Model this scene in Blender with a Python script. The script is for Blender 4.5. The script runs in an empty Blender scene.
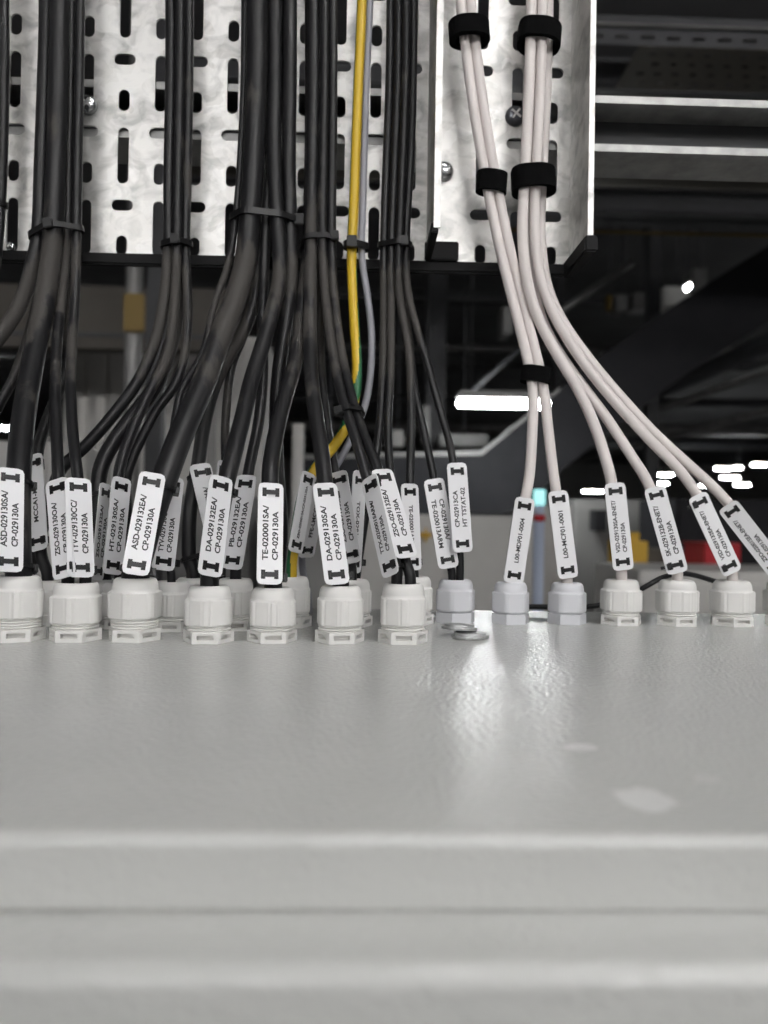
import bpy, bmesh, math, random
import numpy as np
from mathutils import Vector, Matrix

random.seed(7)
C = bpy.context.scene.collection
PI = math.pi
R = math.radians

# ------------------------------------------------------------------ camera
F = 770.0                       # focal length in pixels of the 768-wide frame
CAM = Vector((0, 0, 2.065))
PLATE = 2.0                     # height of the cabinet's roof
yaw, pitch, roll = R(1.6), R(0.5), R(0.9)
fwd = Vector((math.sin(yaw) * math.cos(pitch), math.cos(yaw) * math.cos(pitch), math.sin(pitch)))
right0 = Vector((math.cos(yaw), -math.sin(yaw), 0))
up0 = right0.cross(fwd)
right = right0 * math.cos(roll) + up0 * math.sin(roll)
up = -right0 * math.sin(roll) + up0 * math.cos(roll)


def ray(px, py):
    return fwd + right * ((px - 384) / F) - up * ((py - 512) / F)


def at(px, py, Y):
    """The point of the plane y = Y that the photograph shows at (px, py)."""
    d = ray(px, py)
    return CAM + d * (Y / d.y)


def atz(px, py, z):
    d = ray(px, py)
    return CAM + d * ((z - CAM.z) / d.z)


cam_data = bpy.data.cameras.new('camera')
cam = bpy.data.objects.new('camera', cam_data)
C.objects.link(cam)
m3 = Matrix((right, up, -fwd)).transposed()
cam.matrix_world = Matrix.Translation(CAM) @ m3.to_4x4()
cam_data.sensor_fit = 'HORIZONTAL'
cam_data.sensor_width = 36.0
cam_data.lens = F / 768 * 36.0
cam_data.clip_start = 0.02
cam_data.clip_end = 200
cam_data.dof.use_dof = True
cam_data.dof.focus_distance = 0.425
cam_data.dof.aperture_fstop = 10.5
bpy.context.scene.camera = cam


# ------------------------------------------------------------------ materials
def srgb(r, g, b):
    def f(c):
        c /= 255.0
        return c / 12.92 if c <= 0.04045 else ((c + 0.055) / 1.055) ** 2.4
    return (f(r), f(g), f(b), 1)


def mat(name, col, rough=0.5, metal=0.0, spec=0.5, bump=None, mottled=None, emit=None):
    """bump = (scale, strength, distance); mottled = (scale, second colour, low, high)"""
    m = bpy.data.materials.new(name)
    m.use_nodes = True
    nt = m.node_tree
    b = nt.nodes['Principled BSDF']
    b.inputs['Base Color'].default_value = col
    b.inputs['Roughness'].default_value = rough
    b.inputs['Metallic'].default_value = metal
    b.inputs['Specular IOR Level'].default_value = spec
    tc = None
    if bump or mottled:
        tc = nt.nodes.new('ShaderNodeTexCoord')
    if bump:
        n = nt.nodes.new('ShaderNodeTexNoise')
        n.inputs['Scale'].default_value = bump[0]
        n.inputs['Detail'].default_value = 2
        nt.links.new(tc.outputs['Object'], n.inputs['Vector'])
        bp = nt.nodes.new('ShaderNodeBump')
        bp.inputs['Strength'].default_value = bump[1]
        bp.inputs['Distance'].default_value = bump[2]
        nt.links.new(n.outputs['Fac'], bp.inputs['Height'])
        nt.links.new(bp.outputs['Normal'], b.inputs['Normal'])
    if mottled:
        n = nt.nodes.new('ShaderNodeTexNoise')
        n.inputs['Scale'].default_value = mottled[0]
        n.inputs['Detail'].default_value = 5
        n.inputs['Roughness'].default_value = 0.6
        nt.links.new(tc.outputs['Object'], n.inputs['Vector'])
        cr = nt.nodes.new('ShaderNodeMapRange')
        cr.inputs['From Min'].default_value = mottled[2]
        cr.inputs['From Max'].default_value = mottled[3]
        nt.links.new(n.outputs['Fac'], cr.inputs['Value'])
        mx = nt.nodes.new('ShaderNodeMix')
        mx.data_type = 'RGBA'
        mx.inputs['A'].default_value = col
        mx.inputs['B'].default_value = mottled[1]
        nt.links.new(cr.outputs['Result'], mx.inputs['Factor'])
        nt.links.new(mx.outputs['Result'], b.inputs['Base Color'])
    if emit:
        b.inputs['Emission Color'].default_value = emit[0]
        b.inputs['Emission Strength'].default_value = emit[1]
    return m


def galvanised():
    m = bpy.data.materials.new('galvanised_steel')
    m.use_nodes = True
    nt = m.node_tree
    b = nt.nodes['Principled BSDF']
    b.inputs['Metallic'].default_value = 0.85
    tc = nt.nodes.new('ShaderNodeTexCoord')
    n1 = nt.nodes.new('ShaderNodeTexNoise')
    n1.inputs['Scale'].default_value = 60
    n1.inputs['Detail'].default_value = 6
    n1.inputs['Distortion'].default_value = 0.9
    mp = nt.nodes.new('ShaderNodeMapping')
    mp.inputs['Scale'].default_value = (0.9, 1, 1.15)
    nt.links.new(tc.outputs['Object'], mp.inputs['Vector'])
    nt.links.new(mp.outputs['Vector'], n1.inputs['Vector'])
    v = nt.nodes.new('ShaderNodeTexVoronoi')
    v.inputs['Scale'].default_value = 75
    n3 = nt.nodes.new('ShaderNodeTexNoise')
    n3.inputs['Scale'].default_value = 60
    va = nt.nodes.new('ShaderNodeVectorMath')
    va.operation = 'MULTIPLY_ADD'
    va.inputs[1].default_value = (0.03, 0.03, 0.03)
    nt.links.new(tc.outputs['Object'], n3.inputs['Vector'])
    nt.links.new(n3.outputs['Color'], va.inputs[0])
    nt.links.new(tc.outputs['Object'], va.inputs[2])
    nt.links.new(va.outputs['Vector'], v.inputs['Vector'])
    cr = nt.nodes.new('ShaderNodeValToRGB')
    cr.color_ramp.elements[0].position = 0.30
    cr.color_ramp.elements[0].color = srgb(165, 165, 163)
    cr.color_ramp.elements[1].position = 0.56
    cr.color_ramp.elements[1].color = srgb(216, 215, 212)
    nt.links.new(n1.outputs['Fac'], cr.inputs['Fac'])
    mx = nt.nodes.new('ShaderNodeMix')
    mx.data_type = 'RGBA'
    mx.blend_type = 'OVERLAY'
    mx.inputs['Factor'].default_value = 0.18
    bw = nt.nodes.new('ShaderNodeRGBToBW')
    nt.links.new(v.outputs['Color'], bw.inputs['Color'])
    nt.links.new(cr.outputs['Color'], mx.inputs['A'])
    nt.links.new(bw.outputs['Val'], mx.inputs['B'])
    nt.links.new(mx.outputs['Result'], b.inputs['Base Color'])
    rr = nt.nodes.new('ShaderNodeMapRange')
    rr.inputs['From Min'].default_value = 0.3
    rr.inputs['From Max'].default_value = 0.7
    rr.inputs['To Min'].default_value = 0.38
    rr.inputs['To Max'].default_value = 0.52
    nt.links.new(n1.outputs['Fac'], rr.inputs['Value'])
    nt.links.new(rr.outputs['Result'], b.inputs['Roughness'])
    bp = nt.nodes.new('ShaderNodeBump')
    bp.inputs['Strength'].default_value = 0.10
    bp.inputs['Distance'].default_value = 0.001
    nt.links.new(n1.outputs['Fac'], bp.inputs['Height'])
    nt.links.new(bp.outputs['Normal'], b.inputs['Normal'])
    return m


def black_sheath():
    """black PVC with patches of grey-brown site dust"""
    m = bpy.data.materials.new('black_sheath')
    m.use_nodes = True
    nt = m.node_tree
    b = nt.nodes['Principled BSDF']
    tc = nt.nodes.new('ShaderNodeTexCoord')
    mp = nt.nodes.new('ShaderNodeMapping')
    mp.inputs['Scale'].default_value = (1, 1, 0.32)
    nt.links.new(tc.outputs['Object'], mp.inputs['Vector'])
    n = nt.nodes.new('ShaderNodeTexNoise')
    n.inputs['Scale'].default_value = 42
    n.inputs['Detail'].default_value = 6
    n.inputs['Roughness'].default_value = 0.62
    nt.links.new(mp.outputs['Vector'], n.inputs['Vector'])
    # the dust lies on the stretch of the cables just under the tray, rubbed off below
    sep = nt.nodes.new('ShaderNodeSeparateXYZ')
    nt.links.new(tc.outputs['Object'], sep.inputs['Vector'])
    lo = nt.nodes.new('ShaderNodeMapRange')
    lo.inputs['From Min'].default_value = 2.13
    lo.inputs['From Max'].default_value = 2.19
    nt.links.new(sep.outputs['Z'], lo.inputs['Value'])
    hi = nt.nodes.new('ShaderNodeMapRange')
    hi.inputs['From Min'].default_value = 2.245
    hi.inputs['From Max'].default_value = 2.225
    nt.links.new(sep.outputs['Z'], hi.inputs['Value'])
    band = nt.nodes.new('ShaderNodeMath')
    band.operation = 'MULTIPLY'
    nt.links.new(lo.outputs['Result'], band.inputs[0])
    nt.links.new(hi.outputs['Result'], band.inputs[1])
    th = nt.nodes.new('ShaderNodeMath')
    th.operation = 'MULTIPLY_ADD'
    th.inputs[1].default_value = 0.20
    nt.links.new(band.outputs['Value'], th.inputs[0])
    nt.links.new(n.outputs['Fac'], th.inputs[2])
    cr = nt.nodes.new('ShaderNodeMapRange')
    cr.inputs['From Min'].default_value = 0.60
    cr.inputs['From Max'].default_value = 0.66
    cr.inputs['To Max'].default_value = 0.75
    nt.links.new(th.outputs['Value'], cr.inputs['Value'])
    mx = nt.nodes.new('ShaderNodeMix')
    mx.data_type = 'RGBA'
    mx.inputs['A'].default_value = (0.011, 0.011, 0.012, 1)
    mx.inputs['B'].default_value = (0.062, 0.057, 0.052, 1)
    nt.links.new(cr.outputs['Result'], mx.inputs['Factor'])
    nt.links.new(mx.outputs['Result'], b.inputs['Base Color'])
    rr = nt.nodes.new('ShaderNodeMapRange')
    rr.inputs['To Min'].default_value = 0.38
    rr.inputs['To Max'].default_value = 0.75
    nt.links.new(cr.outputs['Result'], rr.inputs['Value'])
    nt.links.new(rr.outputs['Result'], b.inputs['Roughness'])
    b.inputs['Specular IOR Level'].default_value = 0.3
    return m


def cabinet_paint(stains):
    """semi-gloss light grey powder coat with an orange-peel skin; stains = [(centre, size_x, size_y, amount)]"""
    m = bpy.data.materials.new('light_grey_powder_coat')
    m.use_nodes = True
    nt = m.node_tree
    b = nt.nodes['Principled BSDF']
    tc = nt.nodes.new('ShaderNodeTexCoord')
    n = nt.nodes.new('ShaderNodeTexNoise')
    n.inputs['Scale'].default_value = 480
    n.inputs['Detail'].default_value = 1.5
    nt.links.new(tc.outputs['Object'], n.inputs['Vector'])
    bp = nt.nodes.new('ShaderNodeBump')
    bp.inputs['Strength'].default_value = 0.8
    bp.inputs['Distance'].default_value = 0.00062
    nt.links.new(n.outputs['Fac'], bp.inputs['Height'])
    nt.links.new(bp.outputs['Normal'], b.inputs['Normal'])
    b.inputs['Roughness'].default_value = 0.21
    b.inputs['Specular IOR Level'].default_value = 0.5
    base = nt.nodes.new('ShaderNodeTexNoise')
    base.inputs['Scale'].default_value = 30
    base.inputs['Detail'].default_value = 6
    nt.links.new(tc.outputs['Object'], base.inputs['Vector'])
    mx = nt.nodes.new('ShaderNodeMix')
    mx.data_type = 'RGBA'
    mx.inputs['A'].default_value = srgb(190, 191, 188)
    mx.inputs['B'].default_value = srgb(199, 200, 197)
    nt.links.new(base.outputs['Fac'], mx.inputs['Factor'])
    col = mx.outputs['Result']
    edge = nt.nodes.new('ShaderNodeTexNoise')
    edge.inputs['Scale'].default_value = 160
    edge.inputs['Detail'].default_value = 3
    nt.links.new(tc.outputs['Object'], edge.inputs['Vector'])
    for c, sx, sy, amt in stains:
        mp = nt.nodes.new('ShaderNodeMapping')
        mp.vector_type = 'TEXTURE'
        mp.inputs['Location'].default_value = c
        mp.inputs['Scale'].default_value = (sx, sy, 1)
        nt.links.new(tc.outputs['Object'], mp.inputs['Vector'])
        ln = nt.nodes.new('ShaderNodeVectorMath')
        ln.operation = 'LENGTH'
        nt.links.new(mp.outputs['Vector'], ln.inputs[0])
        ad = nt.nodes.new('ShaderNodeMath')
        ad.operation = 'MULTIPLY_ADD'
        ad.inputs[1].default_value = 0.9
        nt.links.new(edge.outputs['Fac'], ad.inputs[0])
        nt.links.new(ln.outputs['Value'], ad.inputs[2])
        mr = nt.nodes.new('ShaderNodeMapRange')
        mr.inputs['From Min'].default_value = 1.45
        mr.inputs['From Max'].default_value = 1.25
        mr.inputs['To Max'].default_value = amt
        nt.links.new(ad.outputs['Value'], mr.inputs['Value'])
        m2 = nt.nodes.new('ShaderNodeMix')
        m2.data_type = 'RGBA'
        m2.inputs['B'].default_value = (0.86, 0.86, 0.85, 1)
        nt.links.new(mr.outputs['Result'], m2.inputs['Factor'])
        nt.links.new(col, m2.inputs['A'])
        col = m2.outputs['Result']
    nt.links.new(col, b.inputs['Base Color'])
    return m


M = {
    'galv': galvanised(),
    'sheath': black_sheath(),
    'black_plastic': mat('black_nylon', (0.006, 0.006, 0.0065, 1), 0.38, spec=0.35),
    'rubber': mat('black_rubber_edging', (0.010, 0.010, 0.0105, 1), 0.65, spec=0.15),
    'velcro': mat('black_hook_and_loop', (0.003, 0.003, 0.0032, 1), 0.95, spec=0.08, bump=(2500, 0.6, 0.0006)),
    'white_sheath': mat('white_sheath', srgb(220, 213, 210), 0.45, spec=0.4),
    'yellow': mat('yellow_sheath', (0.60, 0.40, 0.022, 1), 0.42),
    'green': mat('green_sheath', (0.015, 0.12, 0.045, 1), 0.42),
    'grey_sheath': mat('grey_sheath', srgb(140, 140, 147), 0.45),
    'nylon': mat('light_grey_nylon', srgb(222, 221, 218), 0.42, spec=0.4),
    'nylon_cool': mat('cool_grey_nylon', srgb(205, 206, 210), 0.38, spec=0.4),
    'tag': mat('white_laminate', srgb(226, 226, 228), 0.28, bump=(90, 0.12, 0.002)),
    'ink': mat('black_ink', (0.02, 0.02, 0.022, 1), 0.5),
    'zinc': mat('bright_zinc', (0.50, 0.51, 0.52, 1), 0.25, metal=1.0),
    'zinc_bright': mat('zinc_recess_glint', (0.85, 0.85, 0.84, 1), 0.3, metal=0.6),  # reflection in the bolts' driver recess, given as a brighter colour
    'dull_galv': mat('dull_galvanised', (0.30, 0.30, 0.295, 1), 0.5, metal=0.7, bump=(200, 0.1, 0.001), mottled=(60, (0.42, 0.42, 0.41, 1), 0.35, 0.65)),
    'dark_zinc': mat('dark_zinc', (0.13, 0.135, 0.15, 1), 0.4, metal=0.8),
    'dull_zinc': mat('dull_zinc', (0.50, 0.51, 0.51, 1), 0.45, metal=0.7, bump=(300, 0.15, 0.001)),
    'seal': mat('grey_seal_rubber', (0.16, 0.16, 0.165, 1), 0.6),
}


M['dark_steel'] = mat('dark_painted_steel', (0.052, 0.053, 0.057, 1), 0.55, mottled=(3, (0.038, 0.038, 0.041, 1), 0.4, 0.7))  # serves as the shade inside the galvanised strut channel


# ------------------------------------------------------------------ mesh helpers
class MB:
    def __init__(self):
        self.v, self.f, self.mi, self.sm = [], [], [], []

    def add(self, verts, faces, mi=0, smooth=False):
        b = len(self.v)
        self.v += [tuple(p) for p in verts]
        for f in faces:
            self.f.append(tuple(b + i for i in f))
            self.mi.append(mi)
            self.sm.append(smooth)
        return self

    def box(self, lo, hi, mtx=None):
        x0, y0, z0 = lo
        x1, y1, z1 = hi
        vs = [Vector(p) for p in ((x0, y0, z0), (x1, y0, z0), (x1, y1, z0), (x0, y1, z0), (x0, y0, z1), (x1, y0, z1), (x1, y1, z1), (x0, y1, z1))]
        if mtx:
            vs = [mtx @ p for p in vs]
        return self.add(vs, [(0, 3, 2, 1), (4, 5, 6, 7), (0, 1, 5, 4), (1, 2, 6, 5), (2, 3, 7, 6), (3, 0, 4, 7)])

    def prism(self, poly, direction):
        """closed polygon (3-D points) pushed along direction"""
        n = len(poly)
        d = Vector(direction)
        vs = [Vector(p) for p in poly] + [Vector(p) + d for p in poly]
        fs = [tuple(range(n))[::-1], tuple(range(n, 2 * n))] + [(i, (i + 1) % n, n + (i + 1) % n, n + i) for i in range(n)]
        return self.add(vs, fs)

    def rings(self, rings, cap0=False, cap1=False, smooth=True, loop=False, mi=None):
        n = len(rings[0])
        vs = [p for r in rings for p in r]
        b = len(self.v)
        self.v += [tuple(p) for p in vs]
        k = len(rings)
        for j in range(k if loop else k - 1):
            a, c = j * n, ((j + 1) % k) * n
            for i in range(n):
                i2 = (i + 1) % n
                self.f.append((b + a + i, b + a + i2, b + c + i2, b + c + i))
                self.mi.append(mi(j, i) if mi else 0)
                self.sm.append(smooth)
        if cap0:
            self.f.append(tuple(b + i for i in range(n))[::-1]); self.mi.append(0); self.sm.append(False)
        if cap1:
            self.f.append(tuple(b + (k - 1) * n + i for i in range(n))); self.mi.append(0); self.sm.append(False)
        return self

    def tube(self, pts, r, n=10, caps=True, mi=None):
        """pts: list of Vector; r: radius or list"""
        k = len(pts)
        tang = []
        for i in range(k):
            t = pts[min(i + 1, k - 1)] - pts[max(i - 1, 0)]
            tang.append(t.normalized())
        u = tang[0].orthogonal().normalized()
        if abs(tang[0].z) > 0.5:
            u = Vector((1, 0, 0)); u = (u - tang[0] * u.dot(tang[0])).normalized()
        rs = []
        for i in range(k):
            u = (u - tang[i] * u.dot(tang[i])).normalized()
            w = tang[i].cross(u)
            rad = r[i] if isinstance(r, (list, tuple)) else r
            rs.append([pts[i] + (u * math.cos(2 * PI * j / n) + w * math.sin(2 * PI * j / n)) * rad for j in range(n)])
        return self.rings(rs, caps, caps, True, mi=mi)

    def build(self, name, mats, parent=None, bevel=0, link=True):
        me = bpy.data.meshes.new(name)
        me.from_pydata(self.v, [], self.f)
        mats = mats if isinstance(mats, (list, tuple)) else [mats]
        for m in mats:
            me.materials.append(m)
        for p, i, s in zip(me.polygons, self.mi, self.sm):
            p.material_index = i
            p.use_smooth = s
        bm = bmesh.new()
        bm.from_mesh(me)
        bmesh.ops.recalc_face_normals(bm, faces=bm.faces)
        if bevel:
            es = [e for e in bm.edges if len(e.link_faces) == 2 and e.calc_face_angle(0) > 0.6]
            bmesh.ops.bevel(bm, geom=es, offset=bevel, segments=2, affect='EDGES', clamp_overlap=True)
        bm.to_mesh(me)
        bm.free()
        return put(name, me, parent)


def put(name, me, parent=None):
    o = bpy.data.objects.new(name, me)
    C.objects.link(o)
    if parent is not None:
        o.parent = parent
        bpy.context.view_layer.update() if False else None
        o.matrix_parent_inverse = parent.matrix_basis.inverted()
    return o


def thing(name, label, cat, loc=(0, 0, 0), group=None):
    o = bpy.data.objects.new(name, None)
    o.empty_display_size = 0.02
    C.objects.link(o)
    o.location = loc
    return tag_as(o, label, cat, group)


def tag_as(o, label=None, cat=None, group=None, kind=None):
    if label:
        o['label'] = label
    if cat:
        o['category'] = cat
    if group:
        o['group'] = group
    if kind:
        o['kind'] = kind
    return o


def structure(o, label):
    o['kind'] = 'structure'
    o['label'] = label
    o['category'] = o.name.split('_')[0]
    return o


def curve_plate(name, outer, holes, thickness):
    """flat plate in XY with real holes -> mesh"""
    cu = bpy.data.curves.new(name, 'CURVE')
    cu.dimensions = '2D'
    cu.fill_mode = 'BOTH'
    cu.extrude = thickness / 2
    for poly in [outer] + holes:
        s = cu.splines.new('POLY')
        s.points.add(len(poly) - 1)
        for p, q in zip(s.points, poly):
            p.co = (q[0], q[1], 0, 1)
        s.use_cyclic_u = True
    o = bpy.data.objects.new(name, cu)
    me = bpy.data.meshes.new_from_object(o)
    bpy.data.objects.remove(o)
    bpy.data.curves.remove(cu)
    me.name = name
    return me


def catmull(pts, per=10):
    P = [pts[0] * 2 - pts[1]] + list(pts) + [pts[-1] * 2 - pts[-2]]
    out = []
    for i in range(1, len(P) - 2):
        p0, p1, p2, p3 = P[i - 1:i + 3]
        # centripetal-ish: plain uniform with chord-limited tangents
        for j in range(per):
            t = j / per
            out.append(0.5 * ((2 * p1) + (p2 - p0) * t + (2 * p0 - 5 * p1 + 4 * p2 - p3) * t * t + (3 * p1 - p0 - 3 * p2 + p3) * t ** 3))
    out.append(P[-2].copy())
    # two smoothing passes
    for _ in range(3):
        out = [out[0]] + [(out[i - 1] + out[i] * 2 + out[i + 1]) / 4 for i in range(1, len(out) - 1)] + [out[-1]]
    return out


def hull(pts):
    pts = sorted(set((round(x, 7), round(y, 7)) for x, y in pts))
    def half(ps):
        h = []
        for p in ps:
            while len(h) >= 2 and (h[-1][0] - h[-2][0]) * (p[1] - h[-2][1]) - (h[-1][1] - h[-2][1]) * (p[0] - h[-2][0]) <= 0:
                h.pop()
            h.append(p)
        return h
    a, b = half(pts), half(pts[::-1])
    return a[:-1] + b[:-1]


def circle2(x, y, r, n=20):
    return [(x + r * math.cos(2 * PI * i / n), y + r * math.sin(2 * PI * i / n)) for i in range(n)]


def strap_band(mb, loop_in, thick, O, U, V, W, half):
    """flat band following a closed 2-D loop (in U,V about O), half-width half along W"""
    n = len(loop_in)
    outer = []
    cx = sum(p[0] for p in loop_in) / n
    cy = sum(p[1] for p in loop_in) / n
    for i in range(n):
        a, b, c = Vector(loop_in[i - 1]), Vector(loop_in[i]), Vector(loop_in[(i + 1) % n])
        t = (c - a).normalized()
        nrm = Vector((t.y, -t.x))
        if nrm.dot(b - Vector((cx, cy))) < 0:
            nrm = -nrm
        outer.append(b + nrm * thick)
    rs = []
    for i in range(n):
        def P(q, w):
            return O + U * q[0] + V * q[1] + W * w
        rs.append([P(loop_in[i], -half), P(outer[i], -half), P(outer[i], half), P(loop_in[i], half)])
    mb.rings(rs, smooth=False, loop=True)
    return outer


# ------------------------------------------------------------------ the electrical cabinet
p_front = atz(384, 836, PLATE)
Y_FRONT = p_front.y
Y_BACK = atz(560, 611, PLATE).y
CX0, CX1 = -0.62, 0.78
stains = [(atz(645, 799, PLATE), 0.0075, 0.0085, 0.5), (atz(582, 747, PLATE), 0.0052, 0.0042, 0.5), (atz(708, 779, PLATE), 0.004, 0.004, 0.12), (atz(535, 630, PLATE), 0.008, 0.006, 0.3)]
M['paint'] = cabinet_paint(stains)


def rounded_profile(pts_r, seg=6):
    """2-D polyline with corner radii -> smooth polyline"""
    out = []
    n = len(pts_r)
    for i, (p, r) in enumerate(pts_r):
        p = Vector(p)
        if r == 0 or i in (0, n - 1):
            out.append(p)
            continue
        a = (Vector(pts_r[i - 1][0]) - p).normalized()
        b = (Vector(pts_r[i + 1][0]) - p).normalized()
        ang = a.angle(b)
        d = r / math.tan(ang / 2)
        c = p + (a + b).normalized() * (r / math.sin(ang / 2))
        s, e = p + a * d - c, p + b * d - c
        for k in range(seg + 1):
            t = k / seg
            v = s * (1 - t) + e * t
            out.append(c + v.normalized() * r)
    return out


cab = thing('electrical_cabinet', 'light grey painted electrical cabinet whose flat roof carries the row of cable glands', 'cabinet', (0.08, Y_BACK, 0))
LIP = 0.0155
DOOR_T = 0.020
lip_bottom = PLATE - LIP
prof = rounded_profile([((Y_FRONT + 0.012, lip_bottom), 0), ((Y_FRONT, lip_bottom), 0.0008), ((Y_FRONT, PLATE), 0.0028), ((Y_BACK, PLATE), 0.0028), ((Y_BACK, PLATE - 0.03), 0)])
mb = MB()
vs = []
n = len(prof)
for x in (CX0, CX1):
    vs += [(x, p.x, p.y) for p in prof]
mb.add(vs, [(i, i + 1, n + i + 1, n + i) for i in range(n - 1)], smooth=True)
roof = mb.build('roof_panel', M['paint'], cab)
# carcass below the roof
mb = MB()
mb.box((CX0 + 0.001, Y_FRONT + 0.004, 0.02), (CX1 - 0.001, Y_BACK - 0.001, lip_bottom - 0.0005))
mb.build('carcass', M['paint'], cab)
# door: 20 mm thick, its top just below the roof lip, standing proud of it
door_top = lip_bottom - 0.0001
yd = Y_FRONT - DOOR_T
prof = rounded_profile([((Y_FRONT + 0.003, door_top), 0), ((yd, door_top), 0.0042), ((yd, 0.05), 0.003), ((Y_FRONT + 0.003, 0.05), 0)])
mb = MB()
vs = []
n = len(prof)
for x in (CX0 + 0.002, CX1 - 0.002):
    vs += [(x, p.x, p.y) for p in prof]
mb.add(vs, [(i, i + 1, n + i + 1, n + i) for i in range(n - 1)] + [tuple(range(n)), tuple(range(n, 2 * n))], smooth=True)
door = mb.build('door', M['paint'], cab)
mb = MB()
mb.box((CX1 - 0.06, yd - 0.012, 1.0), (CX1 - 0.035, yd - 0.0002, 1.14))
mb.build('handle', M['black_plastic'], door, bevel=0.003)

# ------------------------------------------------------------------ the cable tray
Y_TRAY = 0.529
S = 0.001
base_px0 = -21
tb_l = at(-21, 250, Y_TRAY)
tb_r = at(568, 266, Y_TRAY)
TX0, TX1 = tb_l.x, tb_r.x
TZ0 = at(290, 260, Y_TRAY).z
TZ1 = TZ0 + 0.62
tray = thing('cable_tray', 'galvanised perforated cable tray standing upright behind the black and white cables', 'cable tray', ((TX0 + TX1) / 2, Y_TRAY, TZ0))


def slot(cx, cz, length, width, vertical):
    r = width / 2
    h = length / 2 - r
    pts = []
    for k in range(9):
        a = PI * k / 8
        pts.append((math.cos(a) * r, h + math.sin(a) * r))
    for k in range(9):
        a = PI + PI * k / 8
        pts.append((math.cos(a) * r, -h + math.sin(a) * r))
    if not vertical:
        pts = [(y, -x) for x, y in pts]
    return [(cx + x, cz + y) for x, y in pts]


holes = []
ref = at(124, 207, Y_TRAY)          # a horizontal slot of the B columns
refA = at(90, 27, Y_TRAY)           # a short upright slot of the A columns
col_dx = (at(550, 100, Y_TRAY).x - at(16.5, 100, Y_TRAY).x) / 14.6
colA0 = at(16.8, 27, Y_TRAY).x
COL = (at(553.5, 27, Y_TRAY).x - colA0) / 15
PZ = 0.1 * (145.5 * 0.687) / 100
k = -1
for k in range(-1, 16):
    x = colA0 + k * COL
    if x < TX0 + 0.006 or x > TX1 - 0.006:
        continue
    z0 = refA.z - (0.05 if k % 2 else 0)
    for j in range(-4, 8):
        zc = z0 + j * PZ
        for dz, ln, vert in ((0, 0.0148, True), (-0.0378, 0.0385, True), (-0.0718, 0.0148, False)):
            z = zc + dz
            half = ln / 2 if vert else 0.0038
            if z - half < TZ0 - 0.004 or z + half > TZ1 - 0.004:
                continue
            if z - half < TZ0 + 0.002:
                # slot cut open by the tray's sawn end: stop it just above
                top = z + half
                ln2 = top - (TZ0 + 0.0005)
                if ln2 < 0.009:
                    continue
                holes.append(slot(x, TZ0 + 0.0005 + ln2 / 2, ln2, 0.0076, True))
            else:
                holes.append(slot(x, z, ln, 0.0076, vert))
me = curve_plate('base', [(TX0, TZ0), (TX1, TZ0), (TX1, TZ1), (TX0, TZ1)], holes, 0.0015)
me.transform(Matrix.Rotation(PI / 2, 4, 'X'))
me.transform(Matrix.Translation((0, Y_TRAY, 0)))
me.materials.append(M['galv'])
put('base', me, tray)
FL = 0.050


def flange(xb, sgn, lipdir):
    """side wall standing towards the viewer with a small rolled edge"""
    mb = MB()
    t = 0.0013
    lean = -0.0010 * sgn
    prof = [(xb, Y_TRAY + 0.0008), (xb + lean, Y_TRAY - FL), (xb + lean + lipdir * 0.0034, Y_TRAY - FL - 0.0004), (xb + lean + lipdir * 0.0037, Y_TRAY - FL + 0.004), (xb + lean + lipdir * 0.0029, Y_TRAY - FL + 0.004),
            (xb + lean + lipdir * 0.0027, Y_TRAY - FL + 0.0012), (xb + lean + lipdir * t, Y_TRAY - FL + 0.0015), (xb + lipdir * t, Y_TRAY + 0.0008)]
    mb.prism([(x, y, TZ0) for x, y in prof], (0, 0, TZ1 - TZ0))
    return mb


flange(TX1, 1, 1).build('side_wall', M['galv'], tray)
flange(TX0, -1, -1).build('side_wall', M['galv'], tray)
# black rubber edging over the sawn end
mb = MB()
mb.box((TX0 - 0.001, Y_TRAY - 0.003, TZ0 - 0.0068), (TX1 - 0.002, Y_TRAY + 0.003, TZ0 + 0.0012))
mb.build('edging', M['rubber'], tray, bevel=0.0012)
mb = MB()
mb.box((TX1 - 0.0035, Y_TRAY - FL - 0.003, TZ0 - 0.0075), (TX1 + 0.0050, Y_TRAY + 0.002, TZ0 + 0.003))
mb.build('edging', M['rubber'], tray, bevel=0.0012)
# divider: an L-section, its foot bolted to the base
div_x = at(426, 240, Y_TRAY).x
foot_w = 0.021
DZ0 = TZ0 + 0.004
mb = MB()
t = 0.0012
yb = Y_TRAY - 0.0010
prof = [(div_x, yb), (div_x + foot_w, yb), (div_x + foot_w, yb - t), (div_x + t, yb - t), (div_x + t + 0.001, yb - 0.052), (div_x + 0.0045, yb - 0.0526), (div_x + 0.0045, yb - 0.0545), (div_x + 0.0004, yb - 0.0545), (div_x, yb - 0.052)]
mb.prism([(x, y, DZ0) for x, y in prof], (0, 0, TZ1 - DZ0))
divider = mb.build('divider', M['galv'], tray)
mb = MB()
mb.box((div_x - 0.001, yb - 0.054, DZ0 - 0.003), (div_x + 0.0035, yb - 0.003, DZ0 + 0.004))
mb.box((div_x - 0.001, yb - 0.004, DZ0 - 0.003), (div_x + foot_w + 0.0012, yb + 0.0004, DZ0 + 0.010))
mb.build('end_cap', M['rubber'], divider, bevel=0.0008)


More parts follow.
